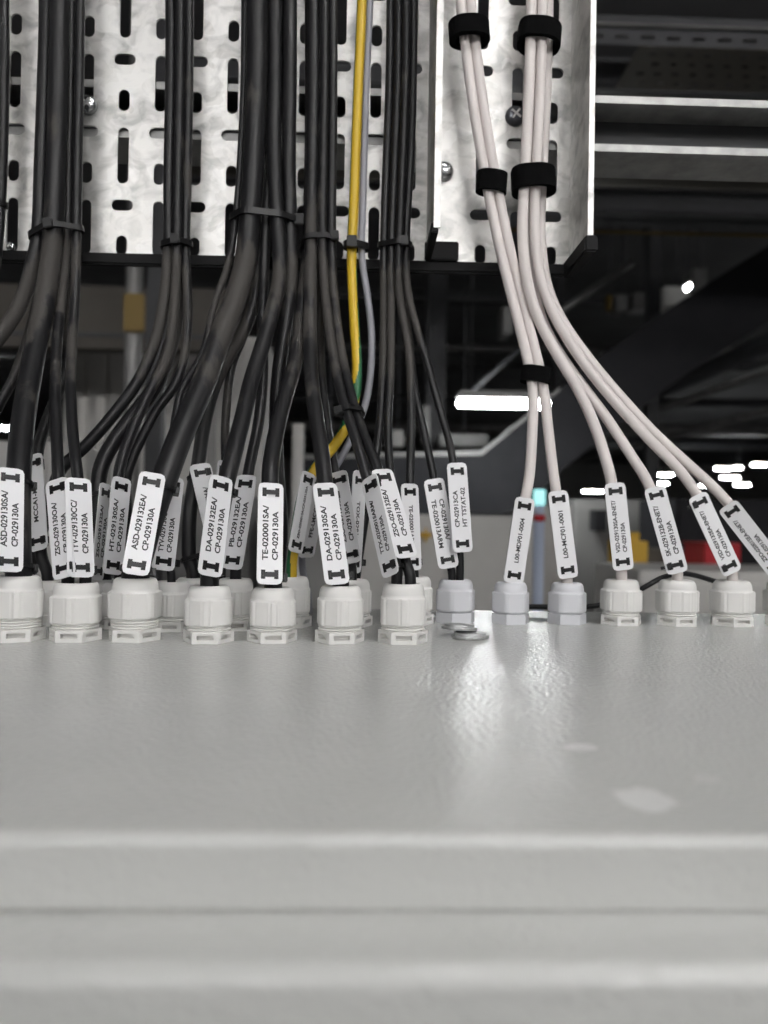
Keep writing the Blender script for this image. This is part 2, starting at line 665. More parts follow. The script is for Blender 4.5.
def bolt(px, py, rpx, Y, cross=True, parent=tray, mat_=None):
    c = at(px, py, Y)
    r = rpx * Y / F
    mb = MB()
    prof = [(1.0, 0.0), (1.0, 0.18), (0.96, 0.38), (0.85, 0.55), (0.62, 0.70), (0.3, 0.78), (0.02, 0.8)]
    mb.rings([[c + Vector((r * a * math.cos(2 * PI * i / 24), -r * h, r * a * math.sin(2 * PI * i / 24))) for i in range(24)] for a, h in prof], True, True)
    o = mb.build('bolt', mat_ or M['zinc'], parent)
    if cross:
        mb = MB()
        for a in (R(38), R(128)):
            q = Matrix.Translation(c) @ Matrix.Rotation(a, 4, 'Y')
            mb.box((-0.58 * r, -0.84 * r, -0.10 * r), (0.58 * r, -0.6 * r, 0.10 * r), q)
        x = mb.build('cross_recess', M['zinc_bright'], o)
        x['label'] = 'cross-shaped driver recess with its glint painted bright'
    return o


bolt(88.5, 106, 9.5, Y_TRAY - 0.001)
bolt(514.8, 117, 10, Y_TRAY - 0.001, mat_=M['dark_zinc'])
bolt(443.5, 172, 10, yb - t - 0.0002, cross=False, parent=divider)
bolt(11, 247, 4.5, Y_TRAY - 0.001, cross=False)

# the strut the tray is bolted to: open C-channel facing the viewer
z_t = at(430, 94.3, 0.532).z + 0.0027
z_b = z_t - 0.0392
y0 = Y_TRAY + 0.0025
prof = [(y0, z_t - 0.0052), (y0, z_t), (y0 + 0.041, z_t), (y0 + 0.041, z_b), (y0, z_b), (y0, z_b + 0.0052), (y0 + 0.0055, z_b + 0.0052), (y0 + 0.0055, z_b + 0.0040), (y0 + 0.0025, z_b + 0.0040), (y0 + 0.0025, z_b + 0.0025), (y0 + 0.0385, z_b + 0.0025),
        (y0 + 0.0385, z_t - 0.0025), (y0 + 0.0025, z_t - 0.0025), (y0 + 0.0025, z_t - 0.0040), (y0 + 0.0055, z_t - 0.0040), (y0 + 0.0055, z_t - 0.0052)]
mb = MB()
mb.prism([(-0.75, y, z) for y, z in prof], (1.75, 0, 0))
strut = mb.build('strut_rail', M['dull_galv'])
tag_as(strut, 'horizontal galvanised strut channel running out behind the right side of the cable tray', 'strut')
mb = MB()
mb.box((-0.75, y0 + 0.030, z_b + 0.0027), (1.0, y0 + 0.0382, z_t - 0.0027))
wb = mb.build('web', M['dark_steel'], strut)  # shade inside the galvanised channel, put in as a dark colour
wb['label'] = 'back of the channel with its shade painted dark'
# posts that carry the strut, outside the picture
for x in (-0.74, 0.985):
    mb = MB()
    mb.box((x - 0.02, y0 + 0.0415, 0.0), (x + 0.02, y0 + 0.0825, z_t + 0.4))
    tag_as(mb.build('strut_post', M['galv'], bevel=0.002), 'upright galvanised post holding the %s end of the strut channel' % ('left' if x < 0 else 'right'), 'post')

# ------------------------------------------------------------------ cable glands
N = 72


def ring_pts(fn, c, z):
    return [Vector((c.x + fn(2 * PI * i / N) * math.cos(2 * PI * i / N), c.y + fn(2 * PI * i / N) * math.sin(2 * PI * i / N), z)) for i in range(N)]


def hexr(a, rc, phi, ribs=0.0):
    def fn(th):
        d = ((th - phi) % (PI / 3)) - PI / 6
        r = a / math.cos(d)
        if abs(d) > R(14) and ribs:
            r -= ribs * (1 if int(round(math.degrees(th - phi))) % 10 < 5 else 0)
        return min(r, rc)
    return fn


glands = {}


def gland(key, px, yb, ytop, wpx, label, bore, lift=0.0, phi=0.0, style='slotted', material='nylon', Yc=None):
    """px: centre; yb: where the ring's front meets the roof; ytop: crown of the dome"""
    f0 = atz(px, yb, PLATE)
    r_out = wpx / 2 * f0.y / F
    if Yc is None:
        Yc = f0.y + r_out * 0.95
    c = at(px, (yb + ytop) / 2, Yc)
    r_out = wpx / 2 * Yc / F * 0.99
    c = Vector((c.x, Yc, PLATE))
    # crown height from the photograph (the front of the crown's opening)
    H = at(px, ytop, Yc - r_out * 0.45).z - PLATE
    H = max(0.026, min(0.037, H))
    m = M[material]
    root = thing('cable_gland', label, 'cable gland', c, 'cable glands')
    ring_h = H * (0.205 if style == 'slotted' else 0.25)
    gap = H * (0.10 if style == 'slotted' else 0.035) + lift
    a = r_out * 0.905
    # lock ring with a slot in every flat
    mb = MB()
    z0, z1 = PLATE + 0.0001, PLATE + ring_h
    hexp = [(c.x + r_out * math.cos(phi + PI / 3 * k), c.y + r_out * math.sin(phi + PI / 3 * k)) for k in range(6)]
    for k in range(6):
        A, B = Vector((*hexp[k], 0)), Vector((*hexp[(k + 1) % 6], 0))
        nrm = Vector(((A.x + B.x) / 2 - c.x, (A.y + B.y) / 2 - c.y, 0)).normalized()
        def q(s, z, dep=0.0):
            p = A.lerp(B, s) - nrm * dep
            return Vector((p.x, p.y, z))
        o4 = [q(0, z0), q(1, z0), q(1, z1), q(0, z1)]
        if style == 'slotted':
            sa, sb = (0.18, 0.82)
            za, zb = z0 + ring_h * 0.34, z0 + ring_h * 0.72
            i4 = [q(sa, za), q(sb, za), q(sb, zb), q(sa, zb)]
            d4 = [q(sa + .02, za, 0.0034), q(sb - .02, za, 0.0034), q(sb - .02, zb, 0.0034), q(sa + .02, zb, 0.0034)]
            mb.add(o4 + i4 + d4, [(0, 1, 5, 4), (1, 2, 6, 5), (2, 3, 7, 6), (3, 0, 4, 7), (4, 5, 9, 8), (5, 6, 10, 9), (6, 7, 11, 10), (7, 4, 8, 11), (8, 9, 10, 11)])
        else:
            mb.add(o4, [(0, 1, 2, 3)])
        cc0, cc1 = Vector((c.x, c.y, z0)), Vector((c.x, c.y, z1))
        ib = bore + 0.0009
        def inn(p, z):
            d = Vector((p[0] - c.x, p[1] - c.y, 0)).normalized() * ib
            return Vector((c.x + d.x, c.y + d.y, z))
        mb.add([q(0, z1), q(1, z1), inn(hexp[(k + 1) % 6], z1), inn(hexp[k], z1)], [(0, 1, 2, 3)])
    ringo = mb.build('lock_ring', m, root)
    # thread
    mb = MB()
    rt = a * 0.93
    rs = []
    zt = PLATE + ring_h * 0.8
    top = PLATE + ring_h + gap + 0.003
    nth = max(3, int((top - zt) / 0.0013))
    for j in range(nth * 2 + 1):
        z = zt + (top - zt) * j / (nth * 2)
        rr = rt + (0.0006 if j % 2 else -0.0002)
        rs.append(ring_pts(lambda th, rr=rr: rr, c, z))
    rs.append(ring_pts(lambda th: bore + 0.0009, c, top))
    mb.rings(rs, smooth=False)
    mb.build('thread', m, root)
    # dome nut
    nb = PLATE + ring_h + gap
    Hn = H + lift * 0.6 + PLATE - nb
    sh = nb + Hn * 0.665
    topz = nb + Hn
    hx = hexr(a, r_out * 0.985, phi + (PI / 6 if style == 'slotted' else 0), 0.00032 if style == 'slotted' else 0)
    hin = hexr(a * 0.985, r_out * 0.955, phi + (PI / 6 if style == 'slotted' else 0))
    mb = MB()
    rs = [ring_pts(lambda th: a * 0.86, c, nb), ring_pts(lambda th: hin(th) * 0.985, c, nb), ring_pts(hx, c, nb + 0.0007), ring_pts(hx, c, sh - 0.0006), ring_pts(lambda th: hin(th) * 0.985, c, sh)]
    mb.rings(rs, smooth=False)
    dome_r = a * 0.945
    crown = max(bore + 0.0014, a * 0.66)
    rs = [ring_pts(lambda th: min(hin(th) * 0.985, r_out), c, sh), ring_pts(lambda th: dome_r, c, sh + 0.0002)]
    for j in range(1, 11):
        ang = j / 10 * PI / 2
        rr = crown + (dome_r - crown) * math.cos(ang) ** 0.8
        z = sh + (topz - sh) * math.sin(ang) ** 0.8
        rs.append(ring_pts(lambda th, rr=rr: rr, c, z))
    rs.append(ring_pts(lambda th: max(bore + 0.0007, crown - 0.0012), c, topz - 0.0004))
    rs.append(ring_pts(lambda th: bore + 0.0006, c, topz - 0.004))
    rs.append(ring_pts(lambda th: bore + 0.0006, c, nb + 0.001))
    mb.rings(rs, smooth=True)
    mb.build('dome_nut', m, root)
    # seal
    mb = MB()
    mb.rings([ring_pts(lambda th: bore + 0.0005, c, topz - 0.0022), ring_pts(lambda th: max(bore + 0.0007, crown - 0.0034), c, topz - 0.0018), ring_pts(lambda th: max(bore + 0.0007, crown - 0.0034), c, topz - 0.006), ring_pts(lambda th: bore + 0.0005, c, topz - 0.006)], loop=True)
    mb.build('seal', M['seal'], root)
    glands[key] = (c, topz, bore)
    return root


# ------------------------------------------------------------------ cables
cables = {}


def smooth01(t):
    t = max(0.0, min(1.0, t))
    return t * t * (3 - 2 * t)


def cable(key, label, dpx, Yt, pts, gl=None, gdx=0.0, gdy=0.0, bulge=0.0, material='sheath', cat='cable', group='black cables', Yend=None, y_from=235, y_to=555, stripes=False, stop=None):
    r = dpx / 2 * (0.00065 if material == 'white_sheath' else 0.00068)
    out = []
    if gl:
        gc, gtop, gb = glands[gl]
        Yg = gc.y + gdy
    else:
        Yg = Yend if Yend is not None else Yt
    for p in pts:
        if len(p) == 3:
            Y = p[2]
        else:
            t = smooth01((p[1] - y_from) / (y_to - y_from))
            Y = Yt + (Yg - Yt) * t + bulge * math.sin(PI * t)
        out.append(at(p[0], p[1], Y))
    if key != 'thin':                      # the cables go on up the tray beyond the picture
        out.insert(0, out[0] + Vector((0, 0, 0.27)))
        out.insert(1, out[1] + Vector((0, 0, 0.1)))
    if gl:
        g = Vector((gc.x + gdx, gc.y + gdy, 0))
        out.append(Vector((g.x, g.y, gtop + 0.006)))
        out.append(Vector((g.x, g.y, gtop - 0.004)))
        out.append(Vector((g.x, g.y, PLATE + 0.012)))
        out.append(Vector((g.x, g.y, PLATE + 0.004)))
    elif pts[-1][1] > 580 and key != 'thin':
        out.append(Vector((out[-1].x, out[-1].y, PLATE + 0.001)))
    path = resample(catmull(out, 9), 0.0028)
    cables[key] = (path, r, dict(label=label, cat=cat, group=group, material=material, stripes=stripes, gtop=glands[gl][1] if gl else None))


def resample(path, step):
    cum = [0.0]
    for a, b in zip(path[:-1], path[1:]):
        cum.append(cum[-1] + (b - a).length)
    n = max(8, int(cum[-1] / step))
    out, j = [], 0
    for i in range(n + 1):
        t = cum[-1] * i / n
        while j < len(cum) - 2 and cum[j + 1] < t:
            j += 1
        d = cum[j + 1] - cum[j]
        out.append(path[j].lerp(path[j + 1], (t - cum[j]) / d if d else 0))
    return out


def lay_cables():
    """cables that would run into each other pass one in front of the other"""
    keys = list(cables)
    P, rr, cid, w, isl = [], [], [], [], []
    for ci, k in enumerate(keys):
        path, r, info = cables[k]
        for p in path:
            P.append(p[:]); rr.append(r); cid.append(ci)
            w.append(1.0 if info['gtop'] is None else smooth01((p.z - info['gtop'] - 0.003) / 0.03))
        isl.append((len(P) - len(path), len(P)))
    P, rr, cid, w = np.array(P), np.array(rr), np.array(cid), np.array(w)
    cam_ = np.array(CAM[:])
    order = np.argsort(P[:, 2])
    I, J = [], []
    Z = P[order, 2]
    for a in range(len(order)):
        b = np.searchsorted(Z, Z[a] + 0.014)
        c = order[a + 1:b]
        i = order[a]
        d = P[c] - P[i]
        ok = (cid[c] != cid[i]) & (np.abs(d[:, 0]) < 0.02) & (np.abs(d[:, 1]) < 0.05)
        J.append(c[ok]); I.append(np.full(ok.sum(), i))
    I, J = np.concatenate(I), np.concatenate(J)
    Rs = rr[I] + rr[J] + 0.0003
    nC = len(keys)                              # one cable of a pair stays in front all along
    lo, hi = np.minimum(cid[I], cid[J]), np.maximum(cid[I], cid[J])
    dY = np.where(cid[I] < cid[J], 1.0, -1.0) * (P[J, 1] - P[I, 1])
    v0 = P - cam_
    u0 = v0 / np.linalg.norm(v0, axis=1)[:, None]
    d0 = P[J] - P[I]
    near = ((d0 * d0).sum(1) - (d0 * u0[I]).sum(1) ** 2) < (1.15 * Rs) ** 2
    tot = np.bincount(lo * nC + hi, weights=dY * near, minlength=nC * nC)
    pair = np.where(np.abs(tot) < 1e-6, 1.0, np.sign(tot))
    sgn0 = np.where(cid[I] < cid[J], 1.0, -1.0) * pair[lo * nC + hi]
    for it in range(200):
        v = P - cam_
        u = v / np.linalg.norm(v, axis=1)[:, None]
        d = P[J] - P[I]
        dep = (d * u[I]).sum(1)
        lat2 = np.maximum((d * d).sum(1) - dep ** 2, 0)
        bad = lat2 < Rs ** 2
        need = np.sqrt(np.maximum(Rs ** 2 - lat2, 0))
        pen = np.where(bad, need - sgn0 * dep, 0)
        pen = np.maximum(pen, 0)
        mvI, mvJ = -sgn0 * pen, sgn0 * pen
        up_, dn = np.zeros(len(P)), np.zeros(len(P))
        np.maximum.at(up_, I, np.maximum(mvI, 0)); np.maximum.at(up_, J, np.maximum(mvJ, 0))
        np.minimum.at(dn, I, np.minimum(mvI, 0)); np.minimum.at(dn, J, np.minimum(mvJ, 0))
        mv = (up_ + dn) * 0.45 * w
        for a, b in isl:                       # keep every cable smooth
            m = mv[a:b]
            ker = np.array([1, 2, 3, 4, 3, 2, 1.0]); ker /= ker.sum()
            m = np.convolve(np.pad(m, 3, mode='edge'), ker, 'valid')
            mv[a:b] = m * w[a:b]
        P = P + u * mv[:, None]
        lim = Y_TRAY - 0.0037 - rr
        over = np.where(P[:, 2] > TZ0 - 0.022, np.maximum(P[:, 1] - lim, 0), 0)
        P = P - u * (over / u[:, 1])[:, None]
    for (a, b), k in zip(isl, keys):
        path, r, info = cables[k]
        q = [Vector(p) for p in P[a:b]]
        for _ in range(2):
            q = [q[0]] + [(q[i - 1] + q[i] * 2 + q[i + 1]) / 4 for i in range(1, len(q) - 1)] + [q[-1]]
        cables[k] = (q, r, info)


def build_cables():
    for key, (path, r, info) in cables.items():
        mb = MB()
        if info['stripes']:
            nseg = 36
            # where the green stripe starts round the sheath (degrees), turning as the cable twists down
            turn = [(at(357, py, 0.5).z, ang) for py, ang in ((-400, 150), (236, 150), (262, 258), (330, 270), (372, 300), (428, 455), (445, 500), (480, 480), (560, 455))]
            def mi(j, i):
                a = math.degrees((i + 0.5) / nseg * 2 * PI)
                z = path[j].z
                start = turn[0][1] if z > turn[0][0] else turn[-1][1]
                for (z0, a0), (z1, a1) in zip(turn[:-1], turn[1:]):
                    if z1 <= z <= z0:
                        start = a0 + (a1 - a0) * (z0 - z) / (z0 - z1)
                return 1 if (a - start) % 360 < 130 else 0
            mb.tube(path, r, nseg, mi=mi)
            o = mb.build('cable', [M['yellow'], M['green']])
        else:
            mb.tube(path, r, 14)
            o = mb.build('cable', M[info['material']])
        tag_as(o, info['label'], info['cat'], info['group'])


def cable_at_z(key, z):
    path, r, _ = cables[key]
    best = None
    for i in range(len(path) - 1):
        a, b = path[i], path[i + 1]
        if (a.z - z) * (b.z - z) <= 0 and a.z != b.z:
            t = (z - a.z) / (b.z - a.z)
            return a.lerp(b, t), (b - a).normalized(), r
        d = abs(a.z - z)
        if best is None or d < best[0]:
            best = (d, a, (b - a).normalized())
    return best[1], best[2], r


# ---- front row of glands (left half)
DPX = 0.00068
WG = 'white ridged cable gland '


def rad(d):
    return d / 2 * DPX


gland('g1', 18, 643.5, 579, 52, WG + 'with raised thread, holding the thick cable at the left frame edge', rad(19), lift=0.0022, phi=R(20))
gland('g2', 76, 643.5, 583, 51, WG + 'below the pair of tags TYV-029130CC and ZSO-029130OA', rad(9) + 0.0048, phi=R(4))
gland('g3', 135, 643.5, 581, 53, WG + 'with raised thread, below the ASD-029132EA tag', rad(21), lift=0.0022, phi=R(-5))
gland('g5', 209, 645, 586, 50.5, WG + 'below the DA-029132EA tag', rad(14.5), phi=R(2))
gland('g7', 272.5, 644.5, 588, 50, WG + 'below the TE-020001SA tag', rad(14), phi=R(10))
gland('g9', 340, 645, 586, 50, WG + 'below the DA-029130SA tag', rad(13), phi=R(7))
gland('g10', 403, 645.5, 584, 50, WG + 'holding two cables, beside the loose metal discs', rad(9) * 2 + 0.0009, phi=R(0))
# ---- back row
gland('g1b', 47, 627, 586, 42, 'shaded cable gland half hidden between the two leftmost front glands', rad(11))
gland('g2b', 103, 625, 586, 42, 'shaded cable gland behind, between the ASD-029132EA gland and the gland left of it', rad(14))
gland('g2c', 119, 630, 584, 36, 'far cable gland mostly hidden behind the ASD-029132EA gland', rad(9))
gland('g4', 171, 633, 582, 44, 'cable gland in second row, below the TYV-029130CC.24V tag', rad(9), phi=R(10))
gland('g4b', 193, 624, 578, 40, 'cable gland of rear row, half hidden left of the DA-029132EA gland', rad(13))
gland('g6', 235, 632, 579, 42, 'cable gland in second row, half hidden below the PB-029132EA tag', rad(10), phi=R(15))
gland('g8', 291, 629, 577, 42, 'cable gland holding the yellow-green earth cable, behind the front row', rad(10), phi=R(5))
gland('g9b', 352, 628, 580, 42, 'cable gland half hidden behind the DA-029130SA gland', rad(8.5), phi=R(5))
gland('g10b', 414, 626, 577, 40, 'cable gland mostly hidden behind the gland with two cables', rad(8.5))
# ---- right-hand row
gland('g11', 455.5, 624.5, 580, 41, 'cool grey cable gland with two black cables, behind the loose metal discs', rad(8) * 2 + 0.0005, style='smooth', material='nylon_cool', phi=R(14))
gland('g12', 510.5, 625.5, 584, 39, 'small cool grey cable gland below the tag reading L00-MDF01-0004', rad(9.5), style='smooth', material='nylon_cool', phi=R(8))
gland('g13', 567, 625.5, 584, 39, 'small cool grey cable gland below the tag reading L00-MCF01-0001', rad(9.5), style='smooth', material='nylon_cool', phi=R(-4))
gland('g14', 621, 626.5, 580, 42, 'warm white cable gland below the VSD-029130SA-ENET tag', rad(10), phi=R(3))
gland('g15', 677, 627, 580.5, 43, 'warm white cable gland below the SK-029132B-ENET tag', rad(10), phi=R(6))
gland('g16', 732, 627.5, 581, 44, 'warm white cable gland below the VSD-029132EA-ENET tag', rad(10), phi=R(9))
gland('g17', 786, 627.5, 581, 44, 'warm white cable gland cut by the right frame edge', rad(10), phi=R(0))

# ---- black cables
T0 = -70
FR, BK = 0.508, 0.5195          # front and back layer on the tray
cable('a1', 'black cable at the left frame edge, right one of the edge bundle', 9.5, FR, [(4, T0), (4.5, 60), (3, 150), (1, 200), (-4, 260), (-18, 330), (-45, 395), (-62, 480), (-66, 560), (-66, 600)], Yend=0.47)
cable('a2', 'black cable at the left frame edge, left one of the edge bundle', 9.5, FR, [(-7, T0), (-7, 60), (-8, 150), (-10, 200), (-18, 260), (-38, 320), (-72, 390), (-92, 480), (-96, 560), (-96, 600)], Yend=0.47)
cable('b1', 'thick black cable curving out left from the leftmost full bundle', 14, 0.507, [(47, T0), (46, 40), (42, 150), (39, 232), (33, 262), (23, 298), (6, 328), (-18, 357), (-62, 410), (-100, 490), (-116, 570), (-117, 600)], Yend=0.46)
cable('b1b', 'thinner black cable passing under the curving thick one towards the left frame edge', 9.5, BK, [(57, T0), (56, 40), (52, 150), (49, 232), (42, 280), (30, 330), (15, 375), (-2, 407), (-22, 450), (-34, 510), (-36, 570), (-36, 600)], Yend=0.50)
cable('b2', 'thick black cable descending to the gland at the left frame edge', 19, 0.503, [(60, T0), (59, 40), (57, 150), (53, 235), (49, 272), (44, 305), (36, 345), (27, 395), (21, 440), (18, 490), (18, 550)], 'g1')
cable('b3', 'black cable carrying the ZSO-029130OA tag', 9.5, FR, [(71, T0), (71, 40), (69, 150), (67, 235), (62, 290), (57, 340), (55, 395), (57, 445), (59, 490), (65, 552)], 'g2', gdx=-0.0045)
cable('b4', 'black cable carrying the TYV-029130CC tag', 9, FR, [(80.5, T0), (80, 40), (78, 150), (76.5, 235), (75, 300), (72, 345), (70.5, 385), (73, 435), (78, 480), (82, 555)], 'g2', gdx=0.0045)
cable('b5', 'black cable carrying the narrow tag between the two leftmost front glands', 10, BK, [(70, T0), (70, 40), (69, 150), (68, 240), (70, 320), (64, 375), (50, 412), (38, 450), (36, 500), (42, 560)], 'g1b')
cable('c1', 'black cable sweeping from the second full bundle down left behind others', 11, FR, [(171, T0), (171, 60), (169, 180), (168.5, 245), (165, 290), (157, 335), (140, 378), (113, 415), (85, 447), (60, 470), (48, 510, 0.475), (30, 570, 0.50), (28, 590, 0.50)], Yend=0.475)
cable('c2', 'black cable carrying the HT-029130SA tag', 9.5, FR, [(180, T0), (180, 60), (178, 180), (177, 245), (174, 310), (166, 360), (151, 389), (136, 421), (124, 453), (118, 480), (117, 540)], 'g2c')
cable('c3', 'black cable, rightmost of the second full bundle', 9, FR, [(189, T0), (189, 60), (187, 180), (185.5, 245), (188, 320), (183, 362), (174, 387), (158, 408), (144, 434), (132, 460), (126, 485), (130, 540, 0.500), (131, 590, 0.515)], Yend=0.48)
cable('c4', 'thick black cable behind the second full bundle, carrying a shaded side-on tag', 14, 0.520, [(180, T0), (180, 60), (178, 180), (177, 245), (176, 320), (158, 381), (133, 416), (111, 446), (99, 475), (98, 520), (101, 565)], 'g2b', bulge=0.0)
cable('d2', 'thin black cable left of the thickest one, carrying the TYV-029130CC.24V tag', 7, FR, [(245, T0), (244.5, 60), (241, 150), (236, 217), (228, 265), (214, 305), (204, 350), (191, 374), (181, 392), (174, 425), (172, 460), (170, 510), (170, 565)], 'g4')
cable('d1', 'thickest black cable, bending left from the widest bundle to the ASD-029132EA gland', 21, 0.5035, [(257, T0), (257, 60), (254, 150), (250, 215), (246, 258), (235, 300), (221, 335), (203, 384), (183, 430), (166, 475), (150, 520), (138, 562)], 'g3')
cable('d3', 'black cable curving behind the thickest one to the rear gland beside DA-029132EA', 13, 0.5225, [(267, T0), (267, 60), (265, 150), (262, 217), (256, 290), (244, 330), (227, 358), (213, 390), (204, 425), (198, 465), (190, 510), (189, 560)], 'g4b')
cable('d4', 'black cable carrying the tag that shows only its rounded top', 8.5, 0.522, [(280, T0), (280, 60), (277, 150), (272, 217), (262, 280), (246, 330), (232, 365), (227, 400), (225, 440), (226, 480), (224, 530, 0.50), (221, 590, 0.51)], Yend=0.50)
cable('d5', 'dark black cable crossing down left to the DA-029132EA gland', 14.5, FR, [(275.5, T0), (275, 60), (274, 150), (277, 217), (280, 275), (271, 315), (262, 347), (251, 382), (242, 421), (232, 460), (222, 500), (212, 560)], 'g5')
cable('d6', 'grey-dusted black cable carrying the PB-029132EA tag', 10, 0.519, [(288, T0), (288, 60), (272, 150), (266, 217), (264, 281), (262, 324), (263, 370), (259, 420), (250, 464), (240, 520), (236, 560)], 'g6')
cable('d7', 'dusty black cable, right one of the widest bundle, dropping straight behind', 13.5, FR, [(290, T0), (290, 60), (289, 150), (290, 217), (291, 275), (287, 314), (282, 348), (278, 380), (276, 420), (277, 470), (281, 530, 0.485), (276, 590, 0.50)], Yend=0.49)
cable('d8', 'dark black cable bending left from the middle bundle to the TE-020001SA gland', 14, 0.5205, [(312, T0), (312, 60), (311.5, 150), (309, 240), (303, 305), (295, 362), (286, 394), (279, 420), (273, 450), (270, 480), (271, 560)], 'g7')
cable('e1', 'black cable, left one of the middle bundle, descending to the DA-029130SA gland', 13, FR, [(313.5, T0), (313.5, 60), (312.5, 150), (311, 238), (310, 300), (310, 346), (312, 385), (317, 422), (322, 455), (327, 500), (335, 560)], 'g9')
cable('e2', 'thin black cable carrying the ZSO-029130SA tag', 8, 0.5185, [(323, T0), (323, 60), (322, 150), (320, 238), (320, 324), (322, 380), (328, 432), (335, 470), (344, 520), (351, 560)], 'g9b')
cable('e3', 'black cable from the middle bundle carrying the TTX-020001SARM tag', 9, FR, [(324.5, T0), (324.5, 60), (323.5, 150), (322.5, 238), (325, 290), (330, 335), (337, 375), (346, 410), (356, 440), (366, 475), (382, 525), (397, 568)], 'g10', gdx=-0.0036)
cable('e4', 'black cable from the middle bundle carrying the ZSO-029132EA tag', 9, FR, [(333, T0), (333, 60), (332.5, 150), (331.5, 238), (333.5, 290), (338.5, 335), (346, 375), (356, 412), (367, 443), (382, 480), (398, 525), (406, 565)], 'g10', gdx=0.0036)
cable('f1', 'yellow and green striped earth cable', 9.5, 0.510, [(363, T0), (361.5, 10), (358, 90), (354, 200), (352, 243), (352, 275), (354.5, 325), (357, 365), (355, 397), (348, 422), (337, 442), (324, 458), (311, 474), (302, 497), (296, 530), (292, 560)], 'g8', stripes=True, group=None, bulge=0.0)
cable('f2', 'grey thin cable beside the yellow and green striped one', 7, 0.513, [(371.5, T0), (369.5, 10), (366, 90), (363, 200), (361.5, 243), (363, 268), (367.5, 296), (371.5, 331), (371, 367), (365, 406), (349, 443), (335, 468, 0.497), (318, 500, 0.505), (303, 545, 0.505), (303, 572, 0.512), (308, 592, 0.515), (309, 608, 0.515)], material='grey_sheath', group=None, Yend=0.49, bulge=0.004)
cable('g1', 'black cable, leftmost of the bundle beside the earth cable', 8, FR, [(390.5, T0), (390, 60), (387, 150), (384, 243), (384, 314), (383, 367), (381, 406), (378, 440), (372, 480), (363, 530), (355, 590, 0.49)], Yend=0.485)
cable('g2', 'black cable, second one in the bundle beside the earth cable', 8, FR, [(398.5, T0), (398, 60), (395, 150), (391.5, 243), (391, 314), (391, 360), (389, 399), (388, 432), (390, 470), (397, 530, 0.47), (399, 595, 0.49)], Yend=0.485)
cable('g3', 'black cable carrying the tag half hidden behind ZSO-029132EA', 8, FR, [(406.5, T0), (406, 60), (403, 150), (399, 243), (398, 285), (403, 318), (409, 352), (411, 395), (411, 440), (410, 480), (412, 550)], 'g10b')
cable('g4', 'black cable, rightmost and slanting, carrying the HT TSTAT-02 tag', 7.5, FR, [(414, T0), (413.5, 60), (411, 150), (406, 240), (407, 285), (415, 322), (426, 358), (435, 392), (444, 423), (452, 455), (457, 500), (460, 560)], 'g11', gdx=0.0026)
cable('g5', 'black cable carrying the TE-020013ARM tag', 7.5, 0.5185, [(404, T0), (404, 60), (402, 150), (399, 243), (404, 300), (410, 345), (415, 392), (422, 422), (429, 455), (436, 490), (447, 555)], 'g11', gdx=-0.0026)
# ---- white cables
WS = dict(material='white_sheath', group='white data cables')
cable('h1', 'white cable descending from the left white bundle with three straps to the L00-MDF01-0004 tag', 10.5, 0.500, [(458.5, T0), (460, -10), (465, 40), (474, 110), (486, 180), (499, 245), (514, 305), (528, 362), (533, 392), (532, 436), (529.5, 475), (524, 505), (514, 560)], 'g12', **WS)
cable('h2', 'white cable descending from the left white bundle with three straps to the L00-MCF01-0001 tag', 10.5, 0.500, [(468.5, T0), (470, -10), (475, 40), (484, 110), (496, 180), (509, 245), (523.5, 305), (538, 362), (544, 392), (548, 428), (553, 471), (559, 510), (566, 560)], 'g13', **WS)
cable('i1', 'white cable carrying the VSD-029130SA-ENET tag', 11, 0.499, [(532, T0), (531.5, 0), (529, 90), (524.5, 180), (522.5, 235), (527, 280), (538, 318), (558, 356), (578, 389), (594, 424), (605, 457), (612, 485), (619, 550)], 'g14', **WS)
cable('i2', 'white cable carrying the SK-029132B-ENET tag', 10.5, 0.5105, [(538, T0), (537.5, 0), (535, 90), (531, 180), (530, 235), (534, 285), (544, 325), (566, 363), (588, 393), (608, 420), (630, 454), (650, 487), (674, 555)], 'g15', **WS)
cable('i3', 'white cable carrying the VSD-029132EA-ENET tag', 10.5, 0.499, [(543, T0), (542.5, 0), (540.5, 90), (536, 180), (535, 235), (541, 280), (555, 317), (578, 355), (610, 396), (648, 438), (680, 471), (703, 505), (726, 556)], 'g16', **WS)
cable('i4', 'white cable running out right with the ZSO-02001SEA-ENET tag', 10.5, 0.508, [(549, T0), (548.5, 0), (546.5, 90), (542, 180), (540.5, 235), (547, 285), (562, 320), (585, 354), (619, 395), (655, 434), (690, 466), (722, 496), (758, 540), (782, 570)], 'g17', **WS)
cable('thin', 'thin black cable lying on the cabinet roof behind the white cables', 5.5, 0.53, [(520, 606.5, 0.535), (560, 607, 0.533), (590, 606.5, 0.532), (618, 601, 0.531), (645, 587, 0.530), (664, 577, 0.532), (690, 574, 0.545), (740, 590, 0.56)], group=None)


lay_cables()
build_cables()

